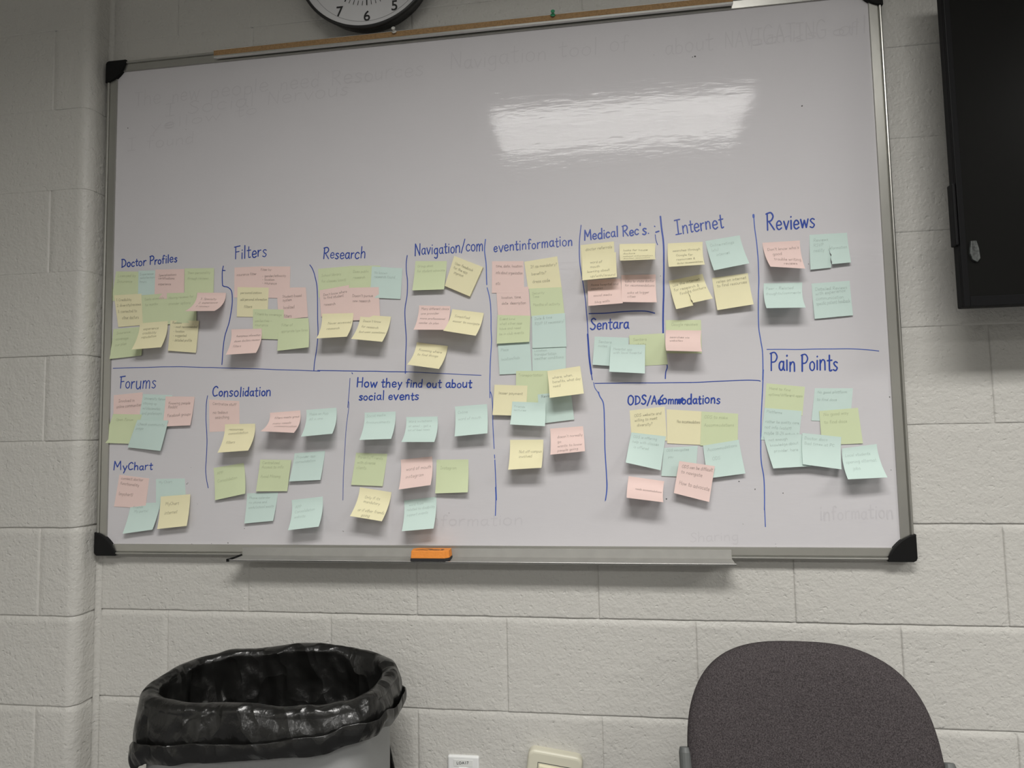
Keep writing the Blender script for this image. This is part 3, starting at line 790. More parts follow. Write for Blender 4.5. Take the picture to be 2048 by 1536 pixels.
# ---------------------------------------------------------------- sticky notes
# key: colour, corners TL TR BR BL as (x, z, stand-off from the board) in 0.1 mm, ink, text block, lines, label, tear, pad thickness
NOTES = [
 ('d1', 'G', [(-1415, 16332, 2), (-580, 16278, 2), (-686, 15574, 5), (-1525, 15597, 5)], 'pencil', (0.08, 0.2, 0.2, 0.06), ['Licensed by', 'Insurance'], 'pale green sticky note reading licensed by insurance, under Doctor Profiles heading', 'sticky notes under Doctor Profiles heading', None, 0),
 ('d2', 'B', [(-806, 16315, 8), (3, 16288, 8), (19, 15545, 11), (-804, 15568, 11)], 'pencil', (0.05, 0.16, 0.13, 0.05), ['Experience', 'satisfaction', 'hours'], 'narrow-showing mint note in the top row under Doctor Profiles heading', 'sticky notes under Doctor Profiles heading', None, 0),
 ('d3', 'P', [(-350, 16319, 14), (418, 16291, 14), (424, 15565, 17), (-359, 15588, 17)], 'pen', (0.12, 0.25, 0.1, 0.05), ['Specializations', 'certifications', '', 'experience'], 'pink sticky note reading specializations certifications experience, under Doctor Profiles heading', 'sticky notes under Doctor Profiles heading', None, 0),
 ('d4', 'G', [(428, 16302, 20), (1200, 16269, 20), (1191, 15554, 23), (436, 15576, 23)], 'pencil', (0.1, 0.2, 0.2, 0.055), ['Their personality', 'through reviews'], 'pale green sticky note reading their personality through reviews, under Doctor Profiles heading', 'sticky notes under Doctor Profiles heading', None, 0),
 ('d5', 'Y', [(-1448, 15734, 14), (-711, 15738, 14), (-592, 14965, 17), (-1310, 14941, 17)], 'pen', (0.06, 0.2, 0.19, 0.055), ['1. Credibility', '2. diversity/reviews', '3. connected to', '    other doctors'], 'yellow sticky note reading credibility diversity reviews connected, under Doctor Profiles heading', 'sticky notes under Doctor Profiles heading', None, 0),
 ('d6', 'G', [(-705, 15697, 20), (-21, 15717, 20), (94, 14975, 23), (-645, 14979, 23)], 'pencil', (0.12, 0.2, 0.2, 0.055), ['Easily accessible', 'for months'], 'pale green sticky note reading easily accessible for months, under Doctor Profiles heading', 'sticky notes under Doctor Profiles heading', None, 0),
 ('d7', 'G', [(-25, 15716, 26), (759, 15697, 26), (764, 14972, 29), (9, 14951, 29)], 'pencil', (0.06, 0.2, 0.2, 0.055), ['Having reviews for', 'provider options'], 'pale green sticky note reading having reviews for provider, under Doctor Profiles heading', 'sticky notes under Doctor Profiles heading', None, 0),
 ('d8', 'P', [(777, 15689, 32), (1520, 15648, 32), (1531, 15127, 500), (789, 15155, 500)], 'pen', (0.15, 0.3, 0.2, 0.06), ['3. Specialty', '2. experience', '1. reviews'], 'strongly curled pink note reading specialty under Doctor Profiles heading', 'sticky notes under Doctor Profiles heading', None, 0),
 ('d9', 'G', [(-1447, 14895, 8), (-641, 14929, 8), (-653, 14215, 46), (-1503, 14157, 46)], 'pencil', (0.12, 0.2, 0.2, 0.055), ['Insurance', 'coverage', 'our plan'], 'pale green sticky note reading insurance coverage our plan, under Doctor Profiles heading', 'sticky notes under Doctor Profiles heading', None, 0),
 ('d10', 'Y', [(-724, 15007, 32), (15, 15029, 32), (66, 14356, 320), (-706, 14328, 316)], 'pen', (0.15, 0.27, 0.16, 0.06), ['experience', 'credibility', 'reputation'], 'yellow sticky note reading experience credibility reputation, under Doctor Profiles heading', 'sticky notes under Doctor Profiles heading', None, 0),
 ('d11', 'Y', [(86, 15039, 32), (835, 15002, 32), (775, 14230, 45), (52, 14306, 56)], 'pen', (0.08, 0.1, 0.15, 0.05), ['Reviews', '  - most recommended', '  - location', '  - suggested', '  - detailed profile'], 'yellow sticky note reading reviews most recommended location, under Doctor Profiles heading', 'sticky notes under Doctor Profiles heading', None, 0),
 ('f1', 'P', [(1715, 16260, 2), (2444, 16254, 2), (2471, 15505, 5), (1717, 15529, 5)], 'pen', (0.08, 0.3, 0.2, 0.055), ['insurance filter'], 'pink sticky note reading insurance filter, under Filters heading', 'sticky notes under Filters heading', None, 0),
 ('f2', 'P', [(2343, 16253, 8), (3138, 16206, 8), (3123, 15443, 11), (2336, 15498, 11)], 'pen', (0.06, 0.14, 0.11, 0.05), ['Filter by:', '', '  - gender/ethnicity', '  - location', '  - insurance'], 'pink sticky note reading filter by gender ethnicity, under Filters heading', 'sticky notes under Filters heading', None, 0),
 ('f3', 'Y', [(1807, 15778, 14), (2598, 15725, 14), (2572, 15018, 17), (1796, 15063, 17)], 'pen', (0.1, 0.24, 0.12, 0.055), ['personalization', '', 'add personal information', '', '    filters'], 'yellow sticky note reading personalization add personal information, under Filters heading', 'sticky notes under Filters heading', None, 0),
 ('f4', 'P', [(2795, 15715, 14), (3528, 15686, 14), (3584, 14975, 17), (2855, 14948, 17)], 'pen', (0.12, 0.34, 0.12, 0.055), ['  Student-based', '  system', '', '  localized', '', '  filters'], 'pink sticky note reading student-based system localized filters, under Filters heading', 'sticky notes under Filters heading', None, 0),
 ('f5', 'G', [(2209, 15225, 20), (2982, 15182, 20), (2995, 14466, 23), (2210, 14519, 23)], 'pencil', (0.06, 0.2, 0.13, 0.055), ['Filters by coverage', '', 'similarities -', 'insurance'], 'pale green sticky note reading filters by coverage similarities, under Filters heading', 'sticky notes under Filters heading', None, 0),
 ('f6', 'G', [(2859, 14969, 26), (3600, 14949, 26), (3670, 14244, 155), (2855, 14198, 78)], 'pencil', (0.1, 0.26, 0.2, 0.055), ['Filter of', 'appropriate type forms'], 'pale green sticky note reading filter of appropriate type, under Filters heading', 'sticky notes under Filters heading', None, 0),
 ('f7', 'P', [(1667, 14761, 32), (2435, 14746, 32), (2511, 14127, 405), (1749, 14111, 382)], 'pen', (0.12, 0.3, 0.2, 0.055), ['  Anonymous information', 'shown doctors reviews', 'filters'], 'pink sticky note reading anonymous information shown doctors, under Filters heading', 'sticky notes under Filters heading', None, 0),
 ('r1', 'G', [(3829, 16116, 2), (4598, 16138, 2), (4610, 15415, 5), (3843, 15428, 5)], 'pencil', (0.1, 0.3, 0.2, 0.055), ['School library', 'for classes (cont)'], 'pale green sticky note reading school library for classes, under Research heading', 'sticky notes under Research heading', None, 0),
 ('r2', 'G', [(4601, 16143, 8), (5347, 16110, 8), (5344, 15391, 11), (4600, 15415, 11)], 'pencil', (0.12, 0.24, 0.2, 0.055), ['Does public', 'research'], 'pale green sticky note reading does public research, under Research heading', 'sticky notes under Research heading', None, 0),
 ('r3', 'B', [(5149, 16101, 14), (5883, 16015, 14), (5833, 15297, 24), (5102, 15365, 24)], 'pencil', (0.1, 0.24, 0.14, 0.055), ['No known', 'research found'], 'mint blue sticky note reading no known research found, under Research heading', 'sticky notes under Research heading', None, 0),
 ('r4', 'P', [(3869, 15598, 20), (4592, 15685, 20), (4651, 14928, 23), (3912, 14971, 23)], 'pen', (0.12, 0.25, 0.12, 0.055), ["Don't know where", 'to find student', '', 'research'], "pink sticky note reading don't know where, under Research heading", 'sticky notes under Research heading', None, 0),
 ('r5', 'P', [(4583, 15620, 26), (5315, 15602, 26), (5347, 14840, 29), (4618, 14848, 29)], 'pen', (0.12, 0.3, 0.16, 0.055), ["Doesn't pursue", 'new research'], "pink sticky note reading doesn't pursue new research, under Research heading", 'sticky notes under Research heading', None, 0),
 ('r6', 'Y', [(3940, 15037, 32), (4702, 15020, 32), (4706, 14412, 432), (3979, 14402, 413)], 'pen', (0.14, 0.42, 0.22, 0.06), ['  Never accessed', '  research'], 'yellow sticky note reading never accessed research, under Research heading', 'sticky notes under Research heading', None, 0),
 ('r7', 'Y', [(4879, 14974, 32), (5605, 14897, 32), (5524, 14268, 411), (4803, 14360, 423)], 'pen', (0.12, 0.26, 0.22, 0.055), ["Doesn't know", 'for research', 'but uses sometimes'], "yellow sticky note reading doesn't know for research, under Research heading", 'sticky notes under Research heading', None, 0),
 ('n1', 'G', [(6190, 16172, 2), (6932, 16131, 2), (6886, 15449, 130), (6145, 15462, 130)], 'pencil', (0.08, 0.22, 0.18, 0.055), ['Group chat', 'for student advocate'], 'pale green sticky note reading group chat for student, under Navigation heading', 'sticky notes under Navigation heading', None, 0),
 ('n2', 'Y', [(7120, 16223, 68), (7781, 15928, 68), (7469, 15271, 76), (6892, 15541, 76)], 'pen', (0.1, 0.25, 0.15, 0.055), ['User feedback', 'for the app', '  improve'], 'thick yellow pad of notes reading user feedback, tilted beside the group chat note', 'sticky notes under Navigation heading', None, 6),
 ('n3', 'P', [(6267, 15133, 8), (6999, 15082, 8), (6989, 14478, 420), (6249, 14513, 409)], 'pen', (0.08, 0.15, 0.19, 0.055), ['Many different clinics', 'one provider', 'more professional', 'similar dx plan'], 'pink sticky note reading many different clinics one, under Navigation heading', 'sticky notes under Navigation heading', None, 0),
 ('n4', 'Y', [(7052, 15005, 44), (7777, 14884, 44), (7669, 14310, 493), (6946, 14450, 498)], 'pen', (0.12, 0.28, 0.22, 0.06), ['Simplified', 'easier to navigate'], 'yellow sticky note reading simplified easier to navigate, under Navigation heading', 'sticky notes under Navigation heading', None, 0),
 ('n5', 'Y', [(6208, 14282, 14), (6932, 14170, 14), (6835, 13611, 483), (6118, 13729, 487)], 'pen', (0.12, 0.3, 0.2, 0.06), ['Knowing where', 'to find things'], 'yellow sticky note reading knowing where to find, under Navigation heading', 'sticky notes under Navigation heading', None, 0),
 ('e1', 'P', [(7981, 16069, 2), (8698, 16034, 2), (8700, 15313, 15), (7963, 15338, 15)], 'pen', (0.12, 0.2, 0.11, 0.055), ['time, date, location', '', 'info about organization', '', '', 'etc'], 'pink sticky note reading time date location info, under event information heading', 'sticky notes under event information heading', None, 0),
 ('e2', 'Y', [(8714, 16015, 8), (9459, 16097, 8), (9540, 15384, 11), (8789, 15388, 11)], 'pen', (0.16, 0.28, 0.13, 0.06), ['If its mandatory?', '', 'benefits?', '', 'dress code'], 'yellow sticky note reading if its mandatory benefits, under event information heading', 'sticky notes under event information heading', None, 0),
 ('e3', 'P', [(8065, 15434, 14), (8797, 15442, 14), (8827, 14755, 17), (8098, 14775, 17)], 'pen', (0.14, 0.38, 0.1, 0.055), ['location, time,', '', 'date  description'], 'pink sticky note reading location time date description, under event information heading', 'sticky notes under event information heading', None, 0),
 ('e4', 'G', [(8812, 15396, 20), (9540, 15393, 20), (9590, 14764, 23), (8849, 14753, 23)], 'pencil', (0.08, 0.22, 0.14, 0.055), ['Security', 'Time', '', 'Months of activity'], 'pale green sticky note reading security time months, under event information heading', 'sticky notes under event information heading', None, 0),
 ('e5', 'G', [(8086, 14828, 32), (8829, 14778, 32), (8799, 14187, 80), (8064, 14171, 80)], 'pencil', (0.07, 0.18, 0.18, 0.055), ['Event kind', 'what other app', 'have and need', 'be in club events'], 'pale green sticky note reading event kind what other, under event information heading', 'sticky notes under event information heading', None, 0),
 ('e6', 'B', [(8861, 14774, 26), (9602, 14807, 26), (9616, 14053, 39), (8857, 14048, 39)], 'pencil', (0.08, 0.14, 0.17, 0.055), ['Date & time', 'RSVP (if necessary)'], 'mint blue sticky note reading date time rsvp, under event information heading', 'sticky notes under event information heading', None, 0),
 ('e7', 'B', [(8078, 14188, 26), (8805, 14205, 26), (8833, 13494, 29), (8109, 13484, 29)], 'pencil', (0.08, 0.13, 0.15, 0.055), ['', 'Place', '', 'location/kids'], 'mint blue sticky note reading place location kids, under event information heading', 'sticky notes under event information heading', None, 0),
 ('e8', 'B', [(8849, 14062, 20), (9600, 14067, 20), (9582, 13342, 23), (8847, 13353, 23)], 'pencil', (0.06, 0.13, 0.14, 0.055), ['Location', 'transportation', 'weather conditions'], 'mint note reading transportation, weather conditions under event information heading', 'sticky notes under event information heading', None, 0),
 ('e9', 'G', [(8483, 13551, 32), (9223, 13534, 32), (9207, 12826, 35), (8458, 12833, 35)], 'pencil', (0.06, 0.18, 0.17, 0.06), ['Transportation'], 'pale green note reading transportation under event information heading', 'sticky notes under event information heading', None, 0),
 ('e10', 'Y', [(9177, 13528, 44), (9903, 13613, 44), (9976, 12990, 432), (9244, 12915, 440)], 'pen', (0.12, 0.3, 0.16, 0.06), ['where, when,', 'benefits, what day', 'need'], 'yellow sticky note reading where when benefits, under event information heading', 'sticky notes under event information heading', None, 0),
 ('e11', 'B', [(8952, 13015, 38), (9685, 13071, 38), (9744, 12445, 41), (8981, 12368, 41)], 'pen', (0.1, 0.13, 0.17, 0.06), ['Reviews'], 'mint blue sticky note reading reviews, under event information heading', 'sticky notes under event information heading', None, 0),
 ('e12', 'Y', [(7990, 13259, 38), (8729, 13216, 38), (8690, 12546, 116), (7947, 12583, 116)], 'pen', (0.14, 0.32, 0.17, 0.06), ['lesser payment'], 'yellow sticky note reading lesser payment, under event information heading', 'sticky notes under event information heading', None, 0),
 ('e13', 'B', [(8388, 12871, 74), (9128, 12826, 74), (9120, 12312, 302), (8361, 12365, 302)], 'pencil', (0.06, 0.24, 0.16, 0.055), ['Friends', 'lectures'], 'mint blue sticky note reading friends lectures, under event information heading', 'sticky notes under event information heading', None, 0),
 ('e14', 'P', [(9208, 12257, 2), (9930, 12296, 2), (9968, 11772, 497), (9236, 11707, 492)], 'pen', (0.2, 0.36, 0.18, 0.06), ["doesn't normally", 'go', 'wants to know', 'people going'], "pink sticky note reading doesn't normally go wants, under event information heading", 'sticky notes under event information heading', None, 0),
 ('e15', 'Y', [(8313, 12025, 2), (9052, 12017, 2), (9037, 11431, 430), (8313, 11395, 396)], 'pen', (0.28, 0.45, 0.17, 0.06), ['Not off-campus', 'involved'], 'yellow sticky note reading not off-campus involved, under event information heading', 'sticky notes under event information heading', None, 0),
 ('m1', 'Y', [(9986, 16321, 8), (10720, 16362, 8), (10730, 15593, 11), (9997, 15578, 11)], 'pen', (0.14, 0.2, 0.17, 0.06), ['doctor referrals'], 'yellow sticky note reading doctor referrals, under Medical heading', 'sticky notes under Medical heading', None, 0),
 ('m2', 'Y', [(10012, 16127, 14), (10758, 16116, 14), (10750, 15479, 359), (10007, 15452, 329)], 'pen', (0.14, 0.36, 0.18, 0.055), ['   word of', '   mouth', 'learning about', '   up/with/around'], 'yellow sticky note reading word of mouth learning, under Medical heading', 'sticky notes under Medical heading', None, 0),
 ('m3', 'Y', [(10841, 16297, 8), (11621, 16264, 8), (11562, 15786, 500), (10822, 15796, 500)], 'pen', (0.1, 0.3, 0.17, 0.055), ['looks for house', 'doctors', 'school information', 'doctor specialist'], 'strongly curled yellow note right of the doctor referrals note under Medical heading', 'sticky notes under Medical heading', None, 0),
 ('m4', 'P', [(10112, 15522, 2), (10843, 15524, 2), (10855, 14902, 383), (10118, 14879, 369)], 'pen', (0.1, 0.2, 0.14, 0.055), ['Home hospital and', 'resumes', '', '  social media', '', '   blog walls'], 'pink sticky note reading home hospital and resumes, under Medical heading', 'sticky notes under Medical heading', None, 0),
 ('m5', 'P', [(10858, 15600, 8), (11598, 15575, 8), (11573, 14901, 309), (10838, 14940, 321)], 'pen', (0.1, 0.26, 0.14, 0.055), ['talks to state doctor', 'for recommendations', '', '  asks at bigger', '  cities'], 'pink sticky note reading talks to state doctor, under Medical heading', 'sticky notes under Medical heading', None, 0),
 ('s1', 'B', [(10238, 14260, 2), (10979, 14205, 2), (10904, 13557, 80), (10175, 13632, 80)], 'pencil', (0.12, 0.22, 0.16, 0.06), ['Sentara', 'notes'], 'mint note at the left of the box below the Medical column', 'sticky notes in the box below Medical column', None, 0),
 ('s3', 'G', [(10984, 14253, 28), (11730, 14270, 28), (11787, 13591, 11), (10996, 13573, 11)], 'pencil', (0.1, 0.2, 0.16, 0.06), ['Sentara', 'website'], 'pale green note at the right of the box below the Medical column', 'sticky notes in the box below Medical column', None, 0),
 ('s2', 'B', [(10581, 14071, 60), (11321, 14030, 60), (11278, 13391, 258), (10526, 13452, 258)], 'pencil', (0.08, 0.2, 0.15, 0.055), ['Hospital app', 'with local hospital'], 'mint note reading hospital app, overlapping its neighbours below the Medical column', 'sticky notes in the box below Medical column', None, 0),
 ('i1', 'Y', [(11883, 16251, 2), (12624, 16241, 2), (12579, 15639, 414), (11838, 15632, 403)], 'pen', (0.14, 0.32, 0.19, 0.055), ['searches through', '   Google for', '   resources &', '     doctor recommendations'], 'yellow sticky note reading searches through google, under Internet heading', 'sticky notes under Internet heading', None, 0),
 ('i2', 'B', [(12679, 16256, 2), (13401, 16341, 2), (13522, 15660, 230), (12796, 15553, 206)], 'pencil', (0.1, 0.22, 0.17, 0.06), ['Online ratings', '(etc)', '   internet'], 'mint blue sticky note reading online ratings etc internet, under Internet heading', 'sticky notes under Internet heading', None, 0),
 ('i3', 'Y', [(11873, 15419, 2), (12592, 15537, 2), (12736, 14900, 330), (11967, 14756, 314)], 'pen', (0.08, 0.22, 0.17, 0.06), ['use the internet', 'for research &', '    finding doctors'], 'torn yellow note reading use the internet, in the Internet column', 'sticky notes under Internet heading', (0.46, -3, 5), 0),
 ('i4', 'Y', [(12790, 15437, 2), (13535, 15505, 2), (13590, 14795, 154), (12849, 14709, 121)], 'pen', (0.1, 0.18, 0.14, 0.06), ['relies on internet', 'to find resources'], 'yellow sticky note reading relies on internet, under Internet heading', 'sticky notes under Internet heading', None, 0),
 ('i5', 'G', [(11772, 14558, 8), (12520, 14532, 8), (12508, 13805, 11), (11776, 13836, 11)], 'pencil', (0.16, 0.18, 0.14, 0.06), ['Google reviews'], 'pale green note mostly covered by a pink note in the Internet column', 'sticky notes under Internet heading', None, 0),
 ('i6', 'P', [(11771, 14339, 14), (12517, 14302, 14), (12439, 13791, 500), (11711, 13837, 500)], 'pen', (0.12, 0.3, 0.16, 0.055), ['searches via', 'websites'], 'pink note curling over a green one low in the Internet column', 'sticky notes under Internet heading', None, 0),
 ('v1', 'P', [(13862, 16147, 2), (14630, 16151, 2), (14609, 15468, 316), (13908, 15535, 371)], 'pen', (0.1, 0.3, 0.19, 0.065), ["Don't know who's", '   good', '   trouble writing', '         reviews'], "pink sticky note reading don't know who's good, under Reviews heading", 'sticky notes under Reviews heading', None, 0),
 ('v2', 'B', [(14829, 16262, 2), (15583, 16263, 2), (15600, 15571, 60), (14798, 15524, 60)], 'pencil', (0.1, 0.22, 0.16, 0.06), ['Reviews', 'RSVP', 'reality   information'], 'mint note with a torn lower edge under Reviews heading, top right of four', 'sticky notes under Reviews heading', (0.52, -2, 5), 0),
 ('v3', 'B', [(13855, 15265, 2), (14637, 15245, 2), (14552, 14637, 407), (13780, 14659, 409)], 'pencil', (0.05, 0.22, 0.2, 0.06), ['Peer - Related', 'thoughts/comments'], 'mint blue sticky note reading peer related thoughts comments, under Reviews heading', 'sticky notes under Reviews heading', None, 0),
 ('v4', 'B', [(14819, 15212, 2), (15581, 15234, 2), (15596, 14494, 40), (14833, 14450, 40)], 'pencil', (0.08, 0.22, 0.14, 0.06), ['Detailed Reviews', 'with experience', 'communication', 'specific patient feedback'], 'mint blue sticky note reading detailed reviews with experience, under Reviews heading', 'sticky notes under Reviews heading', None, 0),
 ('p1', 'G', [(13810, 13126, 2), (14579, 13027, 2), (14500, 12427, 5), (13735, 12502, 5)], 'pencil', (0.08, 0.2, 0.11, 0.055), ['Hard to find', '', 'options/different apps'], 'pale green sticky note reading hard to find options, under Pain Points heading', 'sticky notes under Pain Points heading', None, 0),
 ('p2', 'B', [(14777, 12993, 2), (15527, 12972, 2), (15433, 12265, 11), (14674, 12319, 11)], 'pencil', (0.08, 0.16, 0.12, 0.055), ['No good platform', '', 'to find docs'], 'mint blue sticky note reading no good platform, under Pain Points heading', 'sticky notes under Pain Points heading', None, 0),
 ('p3', 'B', [(13749, 12607, 8), (14491, 12523, 8), (14399, 11878, 11), (13644, 11938, 11)], 'pencil', (0.06, 0.14, 0.17, 0.055), ['Platforms', '', 'rather be quality care', 'not info (valid?)', 'maybe 18-24 activity?'], 'mint blue sticky note reading platforms rather be quality, under Pain Points heading', 'sticky notes under Pain Points heading', None, 0),
 ('p4', 'G', [(14835, 12514, 18), (15597, 12563, 18), (15652, 11829, 26), (14850, 11805, 26)], 'pencil', (0.1, 0.16, 0.12, 0.06), ['No good way', '', 'to find docs'], 'pale green sticky note reading no good way, under Pain Points heading', 'sticky notes under Pain Points heading', None, 0),
 ('p5', 'B', [(13701, 12014, 20), (14464, 12038, 20), (14563, 11385, 178), (13822, 11347, 178)], 'pencil', (0.1, 0.17, 0.18, 0.055), ['not enough', 'knowledge about', '  provider, here'], 'mint blue sticky note reading not enough knowledge about, under Pain Points heading', 'sticky notes under Pain Points heading', None, 0),
 ('p6', 'B', [(14473, 12066, 36), (15234, 11968, 36), (15145, 11315, 204), (14400, 11426, 204)], 'pencil', (0.06, 0.2, 0.17, 0.06), ['Doctor docs', 'Bad times at PC'], 'mint blue sticky note reading doctor docs bad times, under Pain Points heading', 'sticky notes under Pain Points heading', None, 0),
 ('p7', 'B', [(15244, 11732, 14), (15920, 11812, 14), (15941, 11159, 368), (15183, 11130, 410)], 'pencil', (0.08, 0.28, 0.22, 0.06), ['Local students', 'opening alternat.', '    jobs'], 'mint blue sticky note reading local students opening alternat, under Pain Points heading', 'sticky notes under Pain Points heading', None, 0),
 ('o1', 'Y', [(10944, 12614, 2), (11691, 12682, 2), (11712, 11951, 10), (10969, 11895, 10)], 'pen', (0.12, 0.22, 0.15, 0.055), ['ODS website and', 'willing to meet', '  diversity?'], 'yellow sticky note reading ods website and willing, under the accommodations heading', 'sticky notes under the accommodations heading', None, 0),
 ('o2', 'Y', [(11727, 12622, 8), (12463, 12560, 8), (12410, 11849, 17), (11713, 11893, 17)], 'pen', (0.2, 0.4, 0.15, 0.06), ['    Has accommodations'], 'yellow note reading has accommodations in the top row under the accommodations heading', 'sticky notes under the accommodations heading', None, 0),
 ('o3', 'G', [(12457, 12560, 14), (13205, 12494, 14), (13165, 11822, 22), (12399, 11834, 22)], 'pencil', (0.08, 0.2, 0.13, 0.06), ['ODS to make', '', 'Accommodations'], 'pale green note reading accommodations in the top row under the accommodations heading', 'sticky notes under the accommodations heading', None, 0),
 ('o4', 'B', [(10966, 12141, 26), (11689, 12044, 26), (11546, 11329, 125), (10813, 11512, 296)], 'pencil', (0.08, 0.16, 0.17, 0.055), ['ODS is offering', 'help with classes', '  is offered'], 'mint blue sticky note reading ods is offering help, under the accommodations heading', 'sticky notes under the accommodations heading', None, 0),
 ('o5', 'B', [(11639, 11797, 14), (12347, 11830, 14), (12279, 11170, 22), (11564, 11202, 22)], 'pencil', (0.08, 0.14, 0.12, 0.055), ['ODS navigates', '', '  you'], 'mint blue sticky note reading ods navigates you, under the accommodations heading', 'sticky notes under the accommodations heading', None, 0),
 ('o6', 'B', [(12455, 11833, 26), (13192, 11946, 26), (13278, 11244, 114), (12507, 11147, 114)], 'pencil', (0.1, 0.2, 0.15, 0.06), ['Accommodations', '', '   ODS'], 'mint note reading accommodations, right of the cluster under the accommodations heading', 'sticky notes under the accommodations heading', None, 0),
 ('o7', 'P', [(11939, 11521, 134), (12663, 11404, 134), (12505, 10668, 212), (11793, 10857, 212)], 'pen', (0.1, 0.2, 0.17, 0.065), ['ODS can be difficult', 'to navigate', '', 'How to advocate'], 'pink sticky note reading ods can be difficult, under the accommodations heading', 'sticky notes under the accommodations heading', None, 0),
 ('o8', 'P', [(10879, 11201, 2), (11625, 11088, 2), (11543, 10702, 500), (10801, 10799, 500)], 'pen', (0.12, 0.52, 0.15, 0.055), ['     needs accommodations'], 'pink note reading needs accommodations, strongly curled, bottom left of the accommodations cluster', 'sticky notes under the accommodations heading', None, 0),
 ('u1', 'P', [(-1402, 13273, 2), (-638, 13324, 2), (-587, 12503, 5), (-1397, 12547, 5)], 'pen', (0.1, 0.26, 0.1, 0.06), ['  Involved in', '', 'online communities'], 'pink sticky note reading involved in online communities, under Forums heading', 'sticky notes under Forums heading', None, 0),
 ('u2', 'B', [(-617, 13281, 8), (153, 13232, 8), (63, 12462, 11), (-737, 12506, 11)], 'pencil', (0.06, 0.17, 0.16, 0.055), ['University forums', 'staying up', 'w/classmates', 'and professors'], 'mint blue sticky note reading university forums staying up, under Forums heading', 'sticky notes under Forums heading', None, 0),
 ('u3', 'P', [(-19, 13208, 14), (736, 13180, 14), (679, 12500, 82), (-38, 12486, 82)], 'pen', (0.12, 0.28, 0.14, 0.06), ['Knowing people', 'Reddit', '', 'Facebook groups'], 'pink note reading knowing people under Forums heading', 'sticky notes under Forums heading', None, 0),
 ('u4', 'G', [(-1396, 12817, 14), (-633, 12786, 14), (-843, 12086, 42), (-1634, 12122, 45)], 'pencil', (0.1, 0.24, 0.16, 0.06), ['  Open Forum'], 'pale green sticky note reading open forum, under Forums heading', 'sticky notes under Forums heading', None, 0),
 ('u5', 'B', [(-691, 12659, 86), (114, 12628, 86), (-50, 11909, 121), (-950, 12005, 67)], 'pencil', (0.06, 0.2, 0.16, 0.06), ['Check community', 'page'], 'mint blue sticky note reading check community page, under Forums heading', 'sticky notes under Forums heading', None, 0),
 ('c1', 'P', [(-1204, 11351, 2), (-419, 11255, 2), (-495, 10549, 11), (-1321, 10593, 11)], 'pen', (0.08, 0.14, 0.17, 0.06), ['contact doctor', 'functionality', '', '(mychart)'], "pink note reading contact doctor functionality, in the whiteboard's lower left corner", "sticky notes in the whiteboard's lower left corner", None, 0),
 ('c2', 'B', [(-241, 11239, 2), (502, 11246, 2), (561, 10545, 5), (-224, 10520, 5)], 'pencil', (0.1, 0.16, 0.16, 0.06), ['My Chart'], 'mint note behind the yellow one, right of the pink one, in the lower left corner', "sticky notes in the whiteboard's lower left corner", None, 0),
 ('c3', 'B', [(-883, 10660, 8), (-110, 10685, 8), (-200, 10069, 146), (-970, 9969, 146)], 'pencil', (0.1, 0.18, 0.15, 0.06), ['Friends', '  My portal'], 'mint note leaning between the pink and yellow notes in the lower left corner', "sticky notes in the whiteboard's lower left corner", None, 0),
 ('c4', 'Y', [(-65, 10829, 64), (692, 10880, 64), (696, 10162, 182), (-53, 10088, 182)], 'pen', (0.1, 0.3, 0.15, 0.065), ['  MyChart', '', '  internet'], "yellow note in the whiteboard's lower left corner, lowest of that cluster", "sticky notes in the whiteboard's lower left corner", None, 0),
 ('k1', 'P', [(1101, 13103, 2), (1871, 13050, 2), (1888, 12345, 5), (1122, 12334, 5)], 'pen', (0.12, 0.16, 0.15, 0.06), ['Centralize stuff', '', 'no tedious', '  searching'], 'pink sticky note reading centralize stuff no tedious, under Consolidation heading', 'sticky notes under Consolidation heading', None, 0),
 ('k2', 'Y', [(1516, 12509, 8), (2278, 12506, 8), (2332, 11894, 393), (1558, 11854, 357)], 'pen', (0.14, 0.22, 0.16, 0.06), ['resources', 'consolidation', '', 'filters'], 'yellow sticky note reading resources consolidation filters, under Consolidation heading', 'sticky notes under Consolidation heading', None, 0),
 ('k3', 'P', [(2643, 12753, 2), (3391, 12792, 2), (3487, 12277, 500), (2685, 12327, 500)], 'pen', (0.16, 0.28, 0.14, 0.06), ['filters meets great', '', 'many needs', '   communication'], 'pink sticky note reading filters meets great many, under Consolidation heading', 'sticky notes under Consolidation heading', None, 0),
 ('k4', 'B', [(3541, 12802, 2), (4274, 12836, 2), (4355, 12240, 418), (3609, 12187, 405)], 'pencil', (0.1, 0.2, 0.2, 0.06), ['Make an App', 'All in one'], 'mint blue sticky note reading make an app all, under Consolidation heading', 'sticky notes under Consolidation heading', None, 0),
 ('k5', 'G', [(1236, 11485, 2), (1997, 11593, 2), (2129, 10896, 154), (1331, 10739, 78)], 'pencil', (0.1, 0.24, 0.13, 0.06), ['APP', '', 'Consolidation'], 'pale green note reading app consolidation under Consolidation heading', 'sticky notes under Consolidation heading', None, 0),
 ('k6', 'G', [(2435, 11667, 44), (3199, 11649, 44), (3105, 10935, 50), (2345, 10936, 69)], 'pencil', (0.08, 0.14, 0.15, 0.06), ['Centralized', 'Access to info', '', 'Avoid Missing'], 'pale green sticky note reading centralized access to info, under Consolidation heading', 'sticky notes under Consolidation heading', None, 0),
 ('k7', 'B', [(3262, 11800, 8), (4003, 11847, 8), (3931, 11190, 96), (3173, 11161, 96)], 'pencil', (0.08, 0.2, 0.18, 0.06), ['Provider app', 'consolidation'], 'mint note reading provider app consolidation under Consolidation heading', 'sticky notes under Consolidation heading', None, 0),
